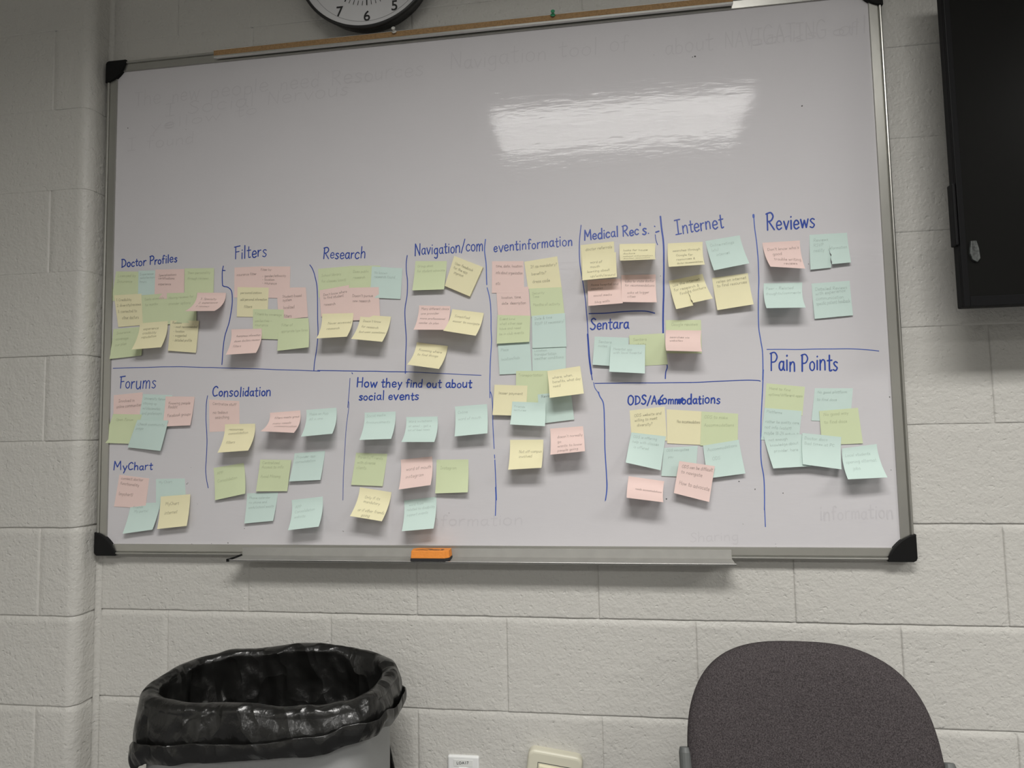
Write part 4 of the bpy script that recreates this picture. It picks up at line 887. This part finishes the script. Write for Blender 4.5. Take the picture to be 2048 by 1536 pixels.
 ('k8', 'B', [(2087, 10885, 2), (2855, 10906, 2), (2778, 10263, 80), (2070, 10202, 80)], 'pencil', (0.08, 0.2, 0.17, 0.055), ['Phone calendar', 'no phone and', 'work/school exists'], 'mint blue sticky note reading phone calendar no phone, under Consolidation heading', 'sticky notes under Consolidation heading', None, 0),
 ('k9', 'B', [(3190, 10727, 2), (3942, 10804, 2), (4019, 10180, 379), (3291, 10097, 371)], 'pencil', (0.1, 0.3, 0.17, 0.06), ['APP', 'Consolidation', 'website'], 'mint note reading app consolidation website under Consolidation heading', 'sticky notes under Consolidation heading', None, 0),
 ('h1', 'B', [(4954, 12706, 2), (5689, 12714, 2), (5715, 12101, 405), (4982, 12089, 402)], 'pencil', (0.06, 0.16, 0.12, 0.06), ['Social media', '', 'Announcements'], 'mint blue sticky note reading social media announcements, under the find out about heading', 'sticky notes under the find out about heading', None, 0),
 ('h2', 'B', [(5938, 12583, 2), (6671, 12580, 2), (6712, 12018, 477), (5974, 12030, 483)], 'pencil', (0.08, 0.2, 0.17, 0.055), ['Word invitations', 'or email - get a', 'lot of bad news'], 'mint blue sticky note reading word invitations or email, under the find out about heading', 'sticky notes under the find out about heading', None, 0),
 ('h3', 'B', [(7072, 12795, 2), (7806, 12832, 2), (7863, 12183, 333), (7127, 12128, 316)], 'pencil', (0.08, 0.26, 0.11, 0.06), ['Online', '', 'word of mouth'], 'mint blue sticky note reading online word of mouth, under the find out about heading', 'sticky notes under the find out about heading', None, 0),
 ('h4', 'G', [(4747, 11791, 2), (5490, 11756, 2), (5386, 11031, 40), (4641, 11067, 40)], 'pencil', (0.08, 0.18, 0.17, 0.06), ['Parents/Friends', 'with diverse', 'clients'], 'pale green sticky note reading parents friends with diverse, under the find out about heading', 'sticky notes under the find out about heading', None, 0),
 ('h5', 'P', [(5801, 11622, 2), (6532, 11682, 2), (6598, 11081, 407), (5870, 10987, 379)], 'pen', (0.16, 0.4, 0.13, 0.07), ['word of mouth', '', 'instagram'], 'pink note reading word of mouth under the find out about heading', 'sticky notes under the find out about heading', None, 0),
 ('h6', 'G', [(6634, 11606, 2), (7364, 11606, 2), (7375, 10896, 172), (6623, 10870, 112)], 'pencil', (0.12, 0.3, 0.13, 0.06), ['Instagram'], 'pale green note right of the pink word of mouth note', 'sticky notes under the find out about heading', None, 0),
 ('h7', 'Y', [(4839, 11007, 8), (5582, 10891, 8), (5506, 10307, 448), (4777, 10420, 446)], 'pen', (0.14, 0.34, 0.15, 0.06), ['  Only if its', '  mandatory', '', 'or if other friends', '     going'], 'yellow sticky note reading only if its mandatory, under the find out about heading', 'sticky notes under the find out about heading', None, 0),
 ('h8', 'B', [(5871, 10703, 2), (6619, 10785, 2), (6642, 10139, 360), (5934, 10082, 382)], 'pencil', (0.08, 0.2, 0.17, 0.055), ['  word from', 'related to disability', 'support events'], 'mint blue sticky note reading word from related, under the find out about heading', 'sticky notes under the find out about heading', None, 0),
]


def note_surface(W, tear):
    TL, TR, BR, BL = W

    def side(T, Bt, v):
        d = Bt - T
        flat = Vector((d.x, 0, d.z))
        c = T + flat.normalized() * d.length * .42
        return T * (1 - v) ** 2 + c * (2 * v * (1 - v)) + Bt * (v * v)

    def S(u, v):
        return side(TL, BL, v).lerp(side(TR, BR, v), u)
    return S


def nrm(S, u, v):
    e = .02
    u0, v0 = min(max(u, e), 1 - e), min(max(v, e), 1 - e)
    n = (S(u0 + e, v0) - S(u0 - e, v0)).cross(S(u0, v0 + e) - S(u0, v0 - e)).normalized()
    return n if n.y < 0 else -n


for idx, (key, c, corners, ink, lay, lines, label, group, tear, thick) in enumerate(NOTES):
    W = [Vector((x / 1e4, SURF - y / 1e4, z / 1e4)) for x, z, y in corners]
    S = note_surface(W, tear)
    rg = random.Random(idx)
    ripple = rg.uniform(-.0008, .0008)

    def P(u, v, S=S, tear=tear, ripple=ripple, side=None):
        p = S(u, v)
        d = ripple * math.sin(math.pi * u) * v * v
        if tear:
            left = u < tear[0] if side is None else side == 'l'
            if v > .38:
                k = ((v - .38) / .62)
                d += (tear[1] if left else tear[2]) / 1000 * k * math.exp(-abs(u - tear[0]) * 1.2)
                if left:
                    p = p + (S(u, 1) - S(u, .94)) * k * .5
                else:
                    p = p + (S(u, .93) - S(u, 1)) * k * .6
        if v > .1:
            p = p + Vector((0, -d, 0))
        return p
    mb = MB()
    T = max(thick / 1000, .00022)
    parts = [(0, 1, None)] if not tear else [(0, tear[0], 'l'), (tear[0], 1, 'r')]
    NU, NV = 8, 14
    for u0, u1, sd in parts:
        for back in (0, 1):
            k = len(mb.v)
            for j in range(NV + 1):
                for i in range(NU + 1):
                    u, v = u0 + (u1 - u0) * i / NU, j / NV
                    p = P(u, v, side=sd)
                    if tear and i == (NU if sd == 'l' else 0) and v > .38:      # ragged tear edge
                        p = p + (S(1, v) - S(0, v)) * (.03 * noise.noise(Vector((v * 9, idx, 0))))
                    if back:
                        p = p - nrm(S, u, v) * T
                        p.y = min(p.y, SURF - .00005)
                    mb.v.append(tuple(p))
            for j in range(NV):
                for i in range(NU):
                    a = k + j * (NU + 1) + i
                    q = (a, a + NU + 1, a + NU + 2, a + 1)
                    mb.f.append(q if not back else q[::-1])
        n0 = len(mb.v) - 2 * (NU + 1) * (NV + 1)
        m = (NU + 1) * (NV + 1)
        ring = [i for i in range(NU + 1)] + [j * (NU + 1) + NU for j in range(1, NV + 1)] + [NV * (NU + 1) + i for i in range(NU - 1, -1, -1)] + [j * (NU + 1) for j in range(NV - 1, 0, -1)]
        k = len(mb.v)
        mb.v += [mb.v[n0 + a] for a in ring] + [mb.v[n0 + m + a] for a in ring]
        q = len(ring)
        for a in range(q):
            mb.f.append((k + a, k + (a + 1) % q, k + q + (a + 1) % q, k + q + a))
    org = (W[0] + W[1]) / 2
    o = mesh('sticky_note_pad' if thick else 'sticky_note', mb.v, mb.f, PAPERMAT[c], origin=org, smooth=not thick)
    tag(o, label, 'sticky note', group)
    if lines:
        hb = MB()
        u0, v0, dv, size = lay
        size *= .9
        for li, ln in enumerate(lines):
            if not ln.strip():
                continue
            st, w = text_strokes(ln, .3, idx * 17 + li, .08)
            k = size / 5
            kx = min(k, (.965 - u0) / w)
            slope = rg.uniform(-.03, .05)
            for si, s in enumerate(st):
                q, nn = [], None
                for a, h in s:
                    u = u0 + a * kx
                    v = v0 + li * dv - h * k - slope * a * kx + .02
                    u, v = min(max(u, .02), .98), min(max(v, .02), .97)
                    nn = nrm(S, u, v)
                    q.append(P(u, v) + nn * (.00030 + .00002 * (si % 12)))
                ribbon(hb, q, 0.0006 if ink == 'pen' else 0.0005, nn)
        mesh('handwriting', hb.v, hb.f, INK[ink, c], o)

# ---------------------------------------------------------------- eraser on the tray
ez = tz + .0012
er = thing('whiteboard_eraser', 'orange foam whiteboard eraser with black felt base on the pen tray', 'eraser', (.655, -.045, ez))


def eraser_poly(x0, x1, y0, y1, c):
    return [(x0 + c * .4, y0), (x1 - c, y0), (x1, y0 + c * 1.1), (x1, y1), (x0 + c, y1), (x0, y1 - c)]


def vprism(mb, poly, z0, z1, shrink=0):
    n, k = len(poly), len(mb.v)
    cx = sum(p[0] for p in poly) / n; cy = sum(p[1] for p in poly) / n
    mb.v += [(x, y, z0) for x, y in poly] + [(cx + (x - cx) * (1 - shrink), cy + (y - cy) * (1 - shrink), z1) for x, y in poly]
    mb.f.append(tuple(range(k, k + n))[::-1]); mb.f.append(tuple(range(k + n, k + 2 * n)))
    for i in range(n):
        j = (i + 1) % n
        mb.f.append((k + i, k + j, k + n + j, k + n + i))


m1 = MB(); vprism(m1, eraser_poly(.6115, .7000, -.0645, -.0285, .009), ez, ez + .0062)
m1.build('felt_pad', M['felt'], er, bevel=.0008)
m2 = MB(); vprism(m2, eraser_poly(.6122, .6992, -.0640, -.0285, .009), ez + .0062, ez + .0225, .03)
m2.build('foam_body', M['orange_foam'], er, bevel=.0012)
hb = MB()
zt = ez + .0229
for s in ([(.629, -.050), (.640, -.041), (.652, -.036), (.660, -.043)], [(.626, -.052), (.634, -.046), (.644, -.050), (.652, -.053)], [(.637, -.044), (.633, -.043)], [(.650, -.038), (.655, -.044)]):
    ribbon(hb, [(x, y - .006, zt) for x, y in smoothline(s)], .0016, Vector((0, 0, 1)))
st, w = text_strokes('Erasers 22', .2, 5)
for s in st:
    ribbon(hb, [(.656 + a * .030 / w, -.056 + h * .0012, zt) for a, h in s], .0014, Vector((0, 0, 1)))
mesh('printed_logo', hb.v, hb.f, M['speck'], er)

# ---------------------------------------------------------------- push pins in the cork
for nm, x, key, lab in (('push_pin', .5775, 'clear_pin', 'clear plastic push pin in the cork rail below the clock'),
                        ('push_pin', .9505, 'green_pin', 'green plastic push pin at the middle of the cork rail')):
    z = BZ1 - .006
    t = thing(nm, lab, 'push pin', (x, -.0322, z), 'push pins in the cork rail')
    h = MB(); c0 = Vector((x, -.0322, z)); ax = Vector((.05, -.9, .42)).normalized()
    h.tube([c0 + ax * d for d in (.001, .0018, .0028, .004, .0085, .0095, .0115, .0122)], [.0042, .0056, .0056, .003, .0026, .0046, .0046, .0038], 16)
    h.build('head', M[key], t, smooth=False, bevel=.0003)
    p = MB(); p.tube([c0 + ax * .002, c0 - ax * .0035], .0006, 8); p.build('needle', M['pin_steel'], t)

# ---------------------------------------------------------------- wall clock
CC = (0.5125, 0, 1.5285 + FLOOR_TO_COURSE)
clock = thing('wall_clock', 'round black wall clock with white face and black numerals above the whiteboard', 'clock', CC)
c = MB()
c.lathe([(.0, .001), (.150, .001), (.156, .004), (.160, .018), (.168, .036), (.171, .044), (.1705, .048), (.167, .050), (.1645, .048), (.1635, .041)], CC, n=120)
c.build('case', M['clock_case'], clock, smooth=True)
c = MB(); c.lathe([(.1642, .0435), (.160, .0405), (.1495, .0375), (.148, .0370), (.0, .0370)], CC, n=120)
c.build('dial', M['clock_face'], clock, smooth=True)
c = MB(); c.lathe([(.1484, .0378), (.1476, .0378)], CC, n=160); c.build('dial_ring', M['clock_ring'], clock)
DY = -.0376
tk = MB()
for i in range(60):
    a = math.pi / 2 - i * math.pi / 30
    r0, r1, w = (.098, .109, .0014) if i % 5 else (.096, .109, .0028)
    d, s = Vector((math.cos(a), 0, math.sin(a))), Vector((-math.sin(a), 0, math.cos(a))) * w / 2
    q = Vector((CC[0], DY, CC[2]))
    k = len(tk.v); tk.v += [tuple(q + d * r0 - s), tuple(q + d * r1 - s), tuple(q + d * r1 + s), tuple(q + d * r0 + s)]; tk.f.append((k, k + 1, k + 2, k + 3))
tk.build('minute_marks', M['clock_ink'], clock)
for h in range(1, 13):
    a = math.pi / 2 - h * math.pi / 6
    nx, nz = CC[0] + .1352 * math.cos(a), CC[2] + .1352 * math.sin(a)
    cu = bpy.data.curves.new('numeral', 'FONT')
    cu.body = str(h); cu.size = .0345; cu.align_x = 'CENTER'; cu.extrude = .0002; cu.offset = .00035
    tmp = bpy.data.objects.new('tmp_numeral', cu)
    col.objects.link(tmp)
    bpy.context.view_layer.update()
    me = bpy.data.meshes.new_from_object(tmp)
    bpy.data.objects.remove(tmp)
    o = bpy.data.objects.new('numeral', me)
    me.materials.clear(); me.materials.append(M['clock_ink'])
    rot = Matrix.Rotation(math.pi / 2, 4, 'X')
    ys_ = [v.co.y for v in me.vertices]; mid = (max(ys_) + min(ys_)) / 2
    for v in me.vertices:
        p = rot @ Vector((v.co.x, v.co.y - mid, v.co.z))
        v.co = p + Vector((nx, DY, nz)) - Vector(CC)
    col.objects.link(o); o.parent = clock
hd = MB()
for ang, ln, w, dy in ((math.pi / 2 - 2 * math.pi * (10 / 12 + 9 / 720), .075, .006, .0002), (math.pi / 2 - 2 * math.pi * 9 / 60, .105, .0045, .0012)):
    d, s = Vector((math.cos(ang), 0, math.sin(ang))), Vector((-math.sin(ang), 0, math.cos(ang))) * w / 2
    q = Vector((CC[0], DY - .001 - dy, CC[2])); h = MB()
    pts = [q - d * .02 - s, q + d * ln - s * .5, q + d * ln + s * .5, q - d * .02 + s]
    h.v = [tuple(p) for p in pts] + [tuple(p + Vector((0, -.0006, 0))) for p in pts]
    h.f = [(0, 1, 2, 3), (7, 6, 5, 4), (0, 4, 5, 1), (1, 5, 6, 2), (2, 6, 7, 3), (3, 7, 4, 0)]
    h.build('hand', M['clock_ink'], clock)

# ---------------------------------------------------------------- television
TVX, TVY0, TVY1, TVZ = 1.7035, -.152, -.129, .6225 + FLOOR_TO_COURSE
TVW, TVH = 1.236, .712
tv = thing('television', 'large black flat-screen television mounted on the wall right of the whiteboard', 'television', (TVX + TVW / 2, 0, TVZ))
b = MB(); b.box(TVX, TVX + TVW, TVY0 + .004, TVY1, TVZ, TVZ + TVH)
b.build('case', M['tv_case'], tv, bevel=.003)
b = MB()
bw = .012
b.box(TVX + .001, TVX + bw, TVY0, TVY0 + .006, TVZ + .001, TVZ + TVH - .001); b.box(TVX + TVW - bw, TVX + TVW - .001, TVY0, TVY0 + .006, TVZ + .001, TVZ + TVH - .001)
b.box(TVX + bw, TVX + TVW - bw, TVY0, TVY0 + .006, TVZ + .001, TVZ + .020); b.box(TVX + bw, TVX + TVW - bw, TVY0, TVY0 + .006, TVZ + TVH - bw, TVZ + TVH - .001)
b.build('bezel', M['tv_bezel'], tv, bevel=.0012)
b = MB(); b.box(TVX + bw, TVX + TVW - bw, TVY0 + .0025, TVY0 + .0045, TVZ + .020, TVZ + TVH - bw)
b.build('screen', M['tv_screen'], tv)
b = MB(); b.box(TVX + .30, TVX + TVW - .30, -.128, -.075, TVZ + .06, TVZ + .46)
b.build('rear_housing', M['tv_case'], tv, bevel=.01)
b = MB(); b.box(TVX - .0050, TVX + .001, -.150, -.131, TVZ + .118, TVZ + .237)
b.build('side_port_cover', M['tv_case'], tv, bevel=.002)
b = MB(); b.box(TVX + .46, TVX + .78, -.076, -.001, TVZ + .15, TVZ + .38)
b.build('wall_bracket', M['chair_steel'], tv, bevel=.003)
s = MB()  # raised mottled grey patch by the screen's left edge
sx, sz = TVX + .0245, TVZ + .104
s.prism([(sx - .006, sz + .020), (sx + .004, sz + .020), (sx + .0075, sz + .004), (sx + .0085, sz - .014), (sx + .003, sz - .021), (sx - .005, sz - .016), (sx - .0085, sz - .004)], TVY0 - .0022, TVY0 + .004)
o = s.build('grey_patch', M['grey_patch'], tv, bevel=.0012); o['label'] = 'small raised grey patch low on the left edge'

# ---------------------------------------------------------------- outlet plates
PX, PZ = .7125, -.2977 + FLOOR_TO_COURSE
pl = thing('data_outlet_plate', 'white wall plate with a printed tape label low on the wall', 'outlet', (PX, 0, PZ - .057))
b = MB(); b.box(PX - .035, PX + .035, -.0065, 0.004, PZ - .114, PZ)
b.build('plate', M['white_plate'], pl, bevel=.004, seg=3)
b = MB(); b.box(PX - .0215, PX + .0215, -.0072, -.006, PZ - .0215, PZ - .0075)
lt = b.build('label_tape', M['label_tape'], pl, bevel=.0003)
cu = bpy.data.curves.new('label_text', 'FONT'); cu.body = 'LOA17'; cu.size = .0082; cu.align_x = 'CENTER'; cu.space_character = 1.15; cu.offset = .00012
tmp = bpy.data.objects.new('tmp_text', cu); col.objects.link(tmp); bpy.context.view_layer.update()
me = bpy.data.meshes.new_from_object(tmp); bpy.data.objects.remove(tmp)
me.materials.clear(); me.materials.append(M['clock_ink'])
for v in me.vertices:
    p = Matrix.Rotation(R(-4), 4, 'Y') @ Matrix.Rotation(math.pi / 2, 4, 'X') @ v.co
    v.co = p + Vector((PX - .001, -.0074, PZ - .0165)) - pl.location
o = bpy.data.objects.new('label_text', me); col.objects.link(o); o.parent = lt
b = MB(); b.box(PX - .010, PX + .010, -.0085, -.004, PZ - .049, PZ - .0235)
jk = b.build('data_jack', M['white_plate'], pl, bevel=.0006)
b = MB(); b.box(PX - .0065, PX + .0065, -.0089, -.0075, PZ - .045, PZ - .0275); b.build('jack_port', M['dark_slot'], jk)

QX, QZ = .9165, .5365
rot = Matrix.Translation((QX, 0, QZ)) @ Matrix.Rotation(R(7.4), 4, 'Y') @ Matrix.Translation((-QX, 0, -QZ))
ob = thing('raised_outlet_box', 'beige surface-mounted outlet box with rounded corners and cream insert, slightly crooked', 'outlet', (QX, 0, QZ - .06))


def rrect(x0, x1, z0, z1, r, n=6):
    out = []
    for cx, cz, a0 in ((x1 - r, z1 - r, 0), (x0 + r, z1 - r, 90), (x0 + r, z0 + r, 180), (x1 - r, z0 + r, 270)):
        out += [(cx + r * math.cos(R(a0 + 90 * k / n)), cz + r * math.sin(R(a0 + 90 * k / n))) for k in range(n + 1)]
    return out


def rotated(mb):
    mb.v = [tuple(rot @ Vector(v)) for v in mb.v]
    return mb


b = MB(); b.prism(rrect(QX - .0585, QX + .0585, QZ - .120, QZ, .015), -.021, 0.012)
rotated(b).build('housing', M['beige'], ob, bevel=.006, seg=3)
b = MB()
for q in ((QX - .036, QX + .036, QZ - .0240, QZ - .0228), (QX - .036, QX - .035, QZ - .095, QZ - .024), (QX + .035, QX + .036, QZ - .095, QZ - .024)):
    b.box(q[0], q[1], -.0214, -.019, q[2], q[3])
rotated(b).build('insert_gap', M['dark_slot'], ob)
b = MB(); b.box(QX - .0335, QX + .0335, -.026, -.019, QZ - .093, QZ - .0262)
rotated(b).build('socket_insert', M['cream'], ob, bevel=.003)

# ---------------------------------------------------------------- bin and liner
BCX, BCY, HX, HY, RIM = .392, -.230, .222, .136, .7490


def rim_pt(t, grow=0., n=3.4):
    c, s = math.cos(t), math.sin(t)
    x = math.copysign(abs(c) ** (2 / n), c) * (HX + grow)
    y = math.copysign(abs(s) ** (2 / n), s) * (HY + grow)
    return x, y


can = thing('trash_can', 'tall grey plastic trash can standing against the block wall in the left corner', 'trash can', (BCX, BCY, 0))
b = MB()


def can_fn(u, v):
    t = 2 * math.pi * u
    z = RIM - .010 - v * (RIM - .012)
    k = 1 - .16 * v
    x, y = rim_pt(t, -.006, 3.0 + 3.5 * min(1, v * 2.5))
    return (BCX + x * k, BCY + y * k, z)


b.grid(can_fn, 120, 20, True)
k = len(b.v); b.f.append(tuple(range(k - 120, k)))
o = b.build('body', M['bin'], can, smooth=True)
md = o.modifiers.new('wall', 'SOLIDIFY'); md.thickness = .003; md.offset = -1
b = MB()
b.grid(lambda u, v: (BCX + rim_pt(2 * math.pi * u, -.005 + .003 * math.cos(2 * math.pi * v), 3.0)[0], BCY + rim_pt(2 * math.pi * u, -.005 + .003 * math.cos(2 * math.pi * v), 3.0)[1],
                     RIM - .012 + .005 * math.sin(2 * math.pi * v)), 120, 10, True)
b.build('rolled_rim', M['bin'], can, smooth=True)


def lerp_table(tab, a):
    a = (a + 180) % 360 - 180
    t = sorted(tab + [(tab[0][0] + 360, tab[0][1])])
    if a < t[0][0]:
        a += 360
    for (a0, z0), (a1, z1) in zip(t, t[1:]):
        if a0 <= a <= a1:
            f = (a - a0) / (a1 - a0)
            f = f * f * (3 - 2 * f)
            return z0 + (z1 - z0) * f
    return t[-1][1]


# cuff of gathered plastic around the outside: height of its top edge, its depth and how far it stands off, by direction
TOP = [(-180, .655), (-155, .668), (-130, .694), (-110, .702), (-90, .712), (-65, .724), (-40, .734), (-15, .728), (0, .720), (40, .71), (90, .70), (140, .68)]
DEEP = [(-180, .052), (-150, .054), (-120, .040), (-90, .033), (-60, .036), (-30, .034), (0, .030), (90, .03), (150, .04)]
OFF = [(-180, .008), (-150, .012), (-120, .012), (-90, .012), (-60, .015), (-30, .020), (0, .012), (40, .012), (90, .004), (150, .012)]


def crease(p, sc, seed):
    return abs(noise.noise(Vector((p[0] * sc, p[1] * sc, p[2] * sc * .55 + seed))))


liner = thing('bin_liner', 'shiny black plastic bin liner folded over the rim of the grey trash can', 'bin liner', (BCX, BCY, RIM))
b = MB()
NT = 260


def bag(u, v):
    t = 2 * math.pi * u
    a = math.degrees(t)
    back = max(0, math.sin(t))
    top = RIM + .006 + .008 * back * (.5 + .9 * noise.noise(Vector((u * 14, 2.2, 0)))) + .010 * back * max(0, math.cos((t - 1.35) * 2.2)) + .007 * noise.noise(Vector((u * 18, 0, 5)))
    if v < .45:                                    # inside: from deep in the can up to the rim
        f = 1 - v / .45
        g, z = -.018 - .020 * f - .05 * f * f, top - .008 - .42 * f
    elif v < .62:                                  # rolled over the rim
        q = (v - .45) / .17 * math.pi
        g, z = -.003 - .015 * math.cos(q), top - .008 + .014 * math.sin(q)
    else:                                          # outside skirt
        f = (v - .62) / .38
        zb = lerp_table(TOP, a) - lerp_table(DEEP, a) * .75
        g, z = .012 + .002 * f + .006 * math.sin(f * 3.0), (top - .008) * (1 - f) + zb * f
    x, y = rim_pt(t, g, 3.0)
    p = (BCX + x, BCY + y, z)
    amp = .022 if v < .45 else (.006 if v < .62 else .009)
    w = amp * (crease(p, 13, 1) - .25) + amp * .5 * (crease(p, 31, 7) - .25)
    if v < .45:
        w *= min(1, (.45 - v) * 14 + .1)
        w += .024 * (1 - v / .45) * math.sin(t * 9 + 3 * noise.noise(Vector((u * 7, v * 2, 0)))) * min(1, (.45 - v) * 8)
    L = math.hypot(x, y) or 1
    nx, ny = x / L, y / L
    wx = w if v >= .45 else -w
    py = BCY + y + ny * wx
    py = min(py, -.012)
    return (BCX + x + nx * wx, py, z + w * .3)


b.grid(bag, NT, 96, True)
b.build('bag', M['liner'], liner, smooth=True)
b = MB()


def cuff(u, v):
    t = 2 * math.pi * u
    a = math.degrees(t)
    zt, dp, of = lerp_table(TOP, a), lerp_table(DEEP, a), lerp_table(OFF, a)
    if v < .35:                                    # inner fold rising to the lip
        f = v / .35
        g, z = .012 + of * (.25 + .75 * f), zt - dp * .8 * (1 - f)
    else:
        f = (v - .35) / .65
        g, z = .0125 + of * (1 - .45 * f) + .004 * math.sin(math.pi * f), zt - dp * f
    x, y = rim_pt(t, g, 3.0)
    p = (BCX + x, BCY + y, z)
    w = .006 * (crease(p, 15, 3) - .25) + .003 * (crease(p, 42, 9) - .2)
    L = math.hypot(x, y)
    py = min(BCY + y + y / L * w, -.012)
    return (BCX + x + x / L * w, py, z + .006 * noise.noise(Vector((u * 16, v, 1))) + .003 * noise.noise(Vector((u * 45, v, 2))))


b.grid(cuff, NT, 30, True)
o = b.build('hem', M['liner'], liner, smooth=True)
# dark wedge-shaped sheet behind the can, in the liner's black
b = MB()
b.grid(lambda u, v: (.570 - .05 + (.05 + .056 * v) * u, -.080 + .003 * math.sin(u * 9 + v * 4), .576 - .24 * v), 10, 16)
o = b.build('dark_wedge', M['liner'], liner, smooth=True)
md = o.modifiers.new('film', 'SOLIDIFY'); md.thickness = .001

# ---------------------------------------------------------------- chair
CHX, CHY, YAW, REC, CHW, CHN, CHH, CTOP = 1.3610, -.2310, -.0159, .2176, .2004, 2.89, .2010, .0316 + FLOOR_TO_COURSE
ex, ey = Vector((math.cos(YAW), math.sin(YAW), 0)), Vector((-math.sin(YAW), math.cos(YAW), 0))
chair = thing('stacking_chair', 'upholstered plum-grey fabric chair with charcoal steel frame against the wall', 'chair', (CHX - ey.x * .30, CHY - ey.y * .30, 0))
CB = Vector((CHX, CHY, 0))


def CH(a, d, z):             # a across, d towards the wall, z up
    return CB + ex * a + ey * d + Vector((0, 0, z))


def back_pt(a, h, off):      # on the reclined back: h measured down from the top
    dep = -h * math.sin(REC) + off * math.cos(REC)
    return CH(a, dep, CTOP - h * math.cos(REC) + off * math.sin(REC))


def back_outline(t, k):
    c, s = math.cos(t), math.sin(t)
    n = CHN
    a = math.copysign(abs(c) ** (2 / n), c) * CHW * k
    hh = CHH if s > 0 else .235
    h = CHH - math.copysign(abs(s) ** (2 / n), s) * hh * k
    return a, h


b = MB()


def back_fn(u, v):
    t = 2 * math.pi * u
    prof = [(0, -.030), (.35, -.0295), (.7, -.027), (.86, -.022), (.95, -.014), (.99, -.006), (1.0, .002), (.985, .012), (.93, .019), (.8, .022), (.4, .024), (0, .024)]
    f = v * (len(prof) - 1); i = min(int(f), len(prof) - 2); g = f - i
    k = prof[i][0] * (1 - g) + prof[i + 1][0] * g
    y = prof[i][1] * (1 - g) + prof[i + 1][1] * g
    a, h = back_outline(t, max(k, 1e-4))
    y -= .012 * (a / CHW) ** 2 - .004      # gently dished
    return back_pt(a, h, y)


b.grid(back_fn, 96, 33, True)
b.build('backrest', M['fabric'], chair, smooth=True)
b = MB()


def seat_fn(u, v):
    t = 2 * math.pi * u
    prof = [(0, .04), (.5, .042), (.85, .038), (.96, .028), (1, .012), (.98, -.004), (.9, -.012), (0, -.012)]
    f = v * (len(prof) - 1); i = min(int(f), len(prof) - 2); g = f - i
    k = max(prof[i][0] * (1 - g) + prof[i + 1][0] * g, 1e-4); zz = prof[i][1] * (1 - g) + prof[i + 1][1] * g
    c, s = math.cos(t), math.sin(t)
    return CH(math.copysign(abs(c) ** .6, c) * .235 * k, -.33 + math.copysign(abs(s) ** .6, s) * .23 * k, .425 + zz)


b.grid(seat_fn, 72, 28, True)
b.build('seat', M['fabric'], chair, smooth=True)
for sd in (-1, 1):
    zt = .683 if sd < 0 else .680
    ta = -.204 if sd < 0 else .207
    b = MB()
    hh = (CTOP - zt) / math.cos(REC)
    top = back_pt(ta, hh, -.006)
    low = CH(ta, -.13, .43)
    foot = CH(sd * (CHW + .03), -.02, .008)
    b.tube([foot, foot.lerp(low, .5), low, low.lerp(top, .15), low.lerp(top, .6), low.lerp(top, .97), top], [.0105] * 5 + [.0105, .0085], 18)
    b.build('rear_leg', M['chair_steel'], chair, smooth=False, bevel=.001)
    b = MB()
    b.tube([CH(sd * .215, -.14, .405), CH(sd * .218, -.50, .405), CH(sd * .222, -.535, .39), CH(sd * .23, -.56, .01)], .0105, 16)
    b.build('front_leg', M['chair_steel'], chair, smooth=True)
b = MB()
b.tube([CH(-.215, -.16, .405), CH(.215, -.16, .405)], .0105, 14)
b.tube([CH(-.216, -.48, .405), CH(.216, -.48, .405)], .0105, 14)
b.build('cross_rail', M['chair_steel'], chair, smooth=True)
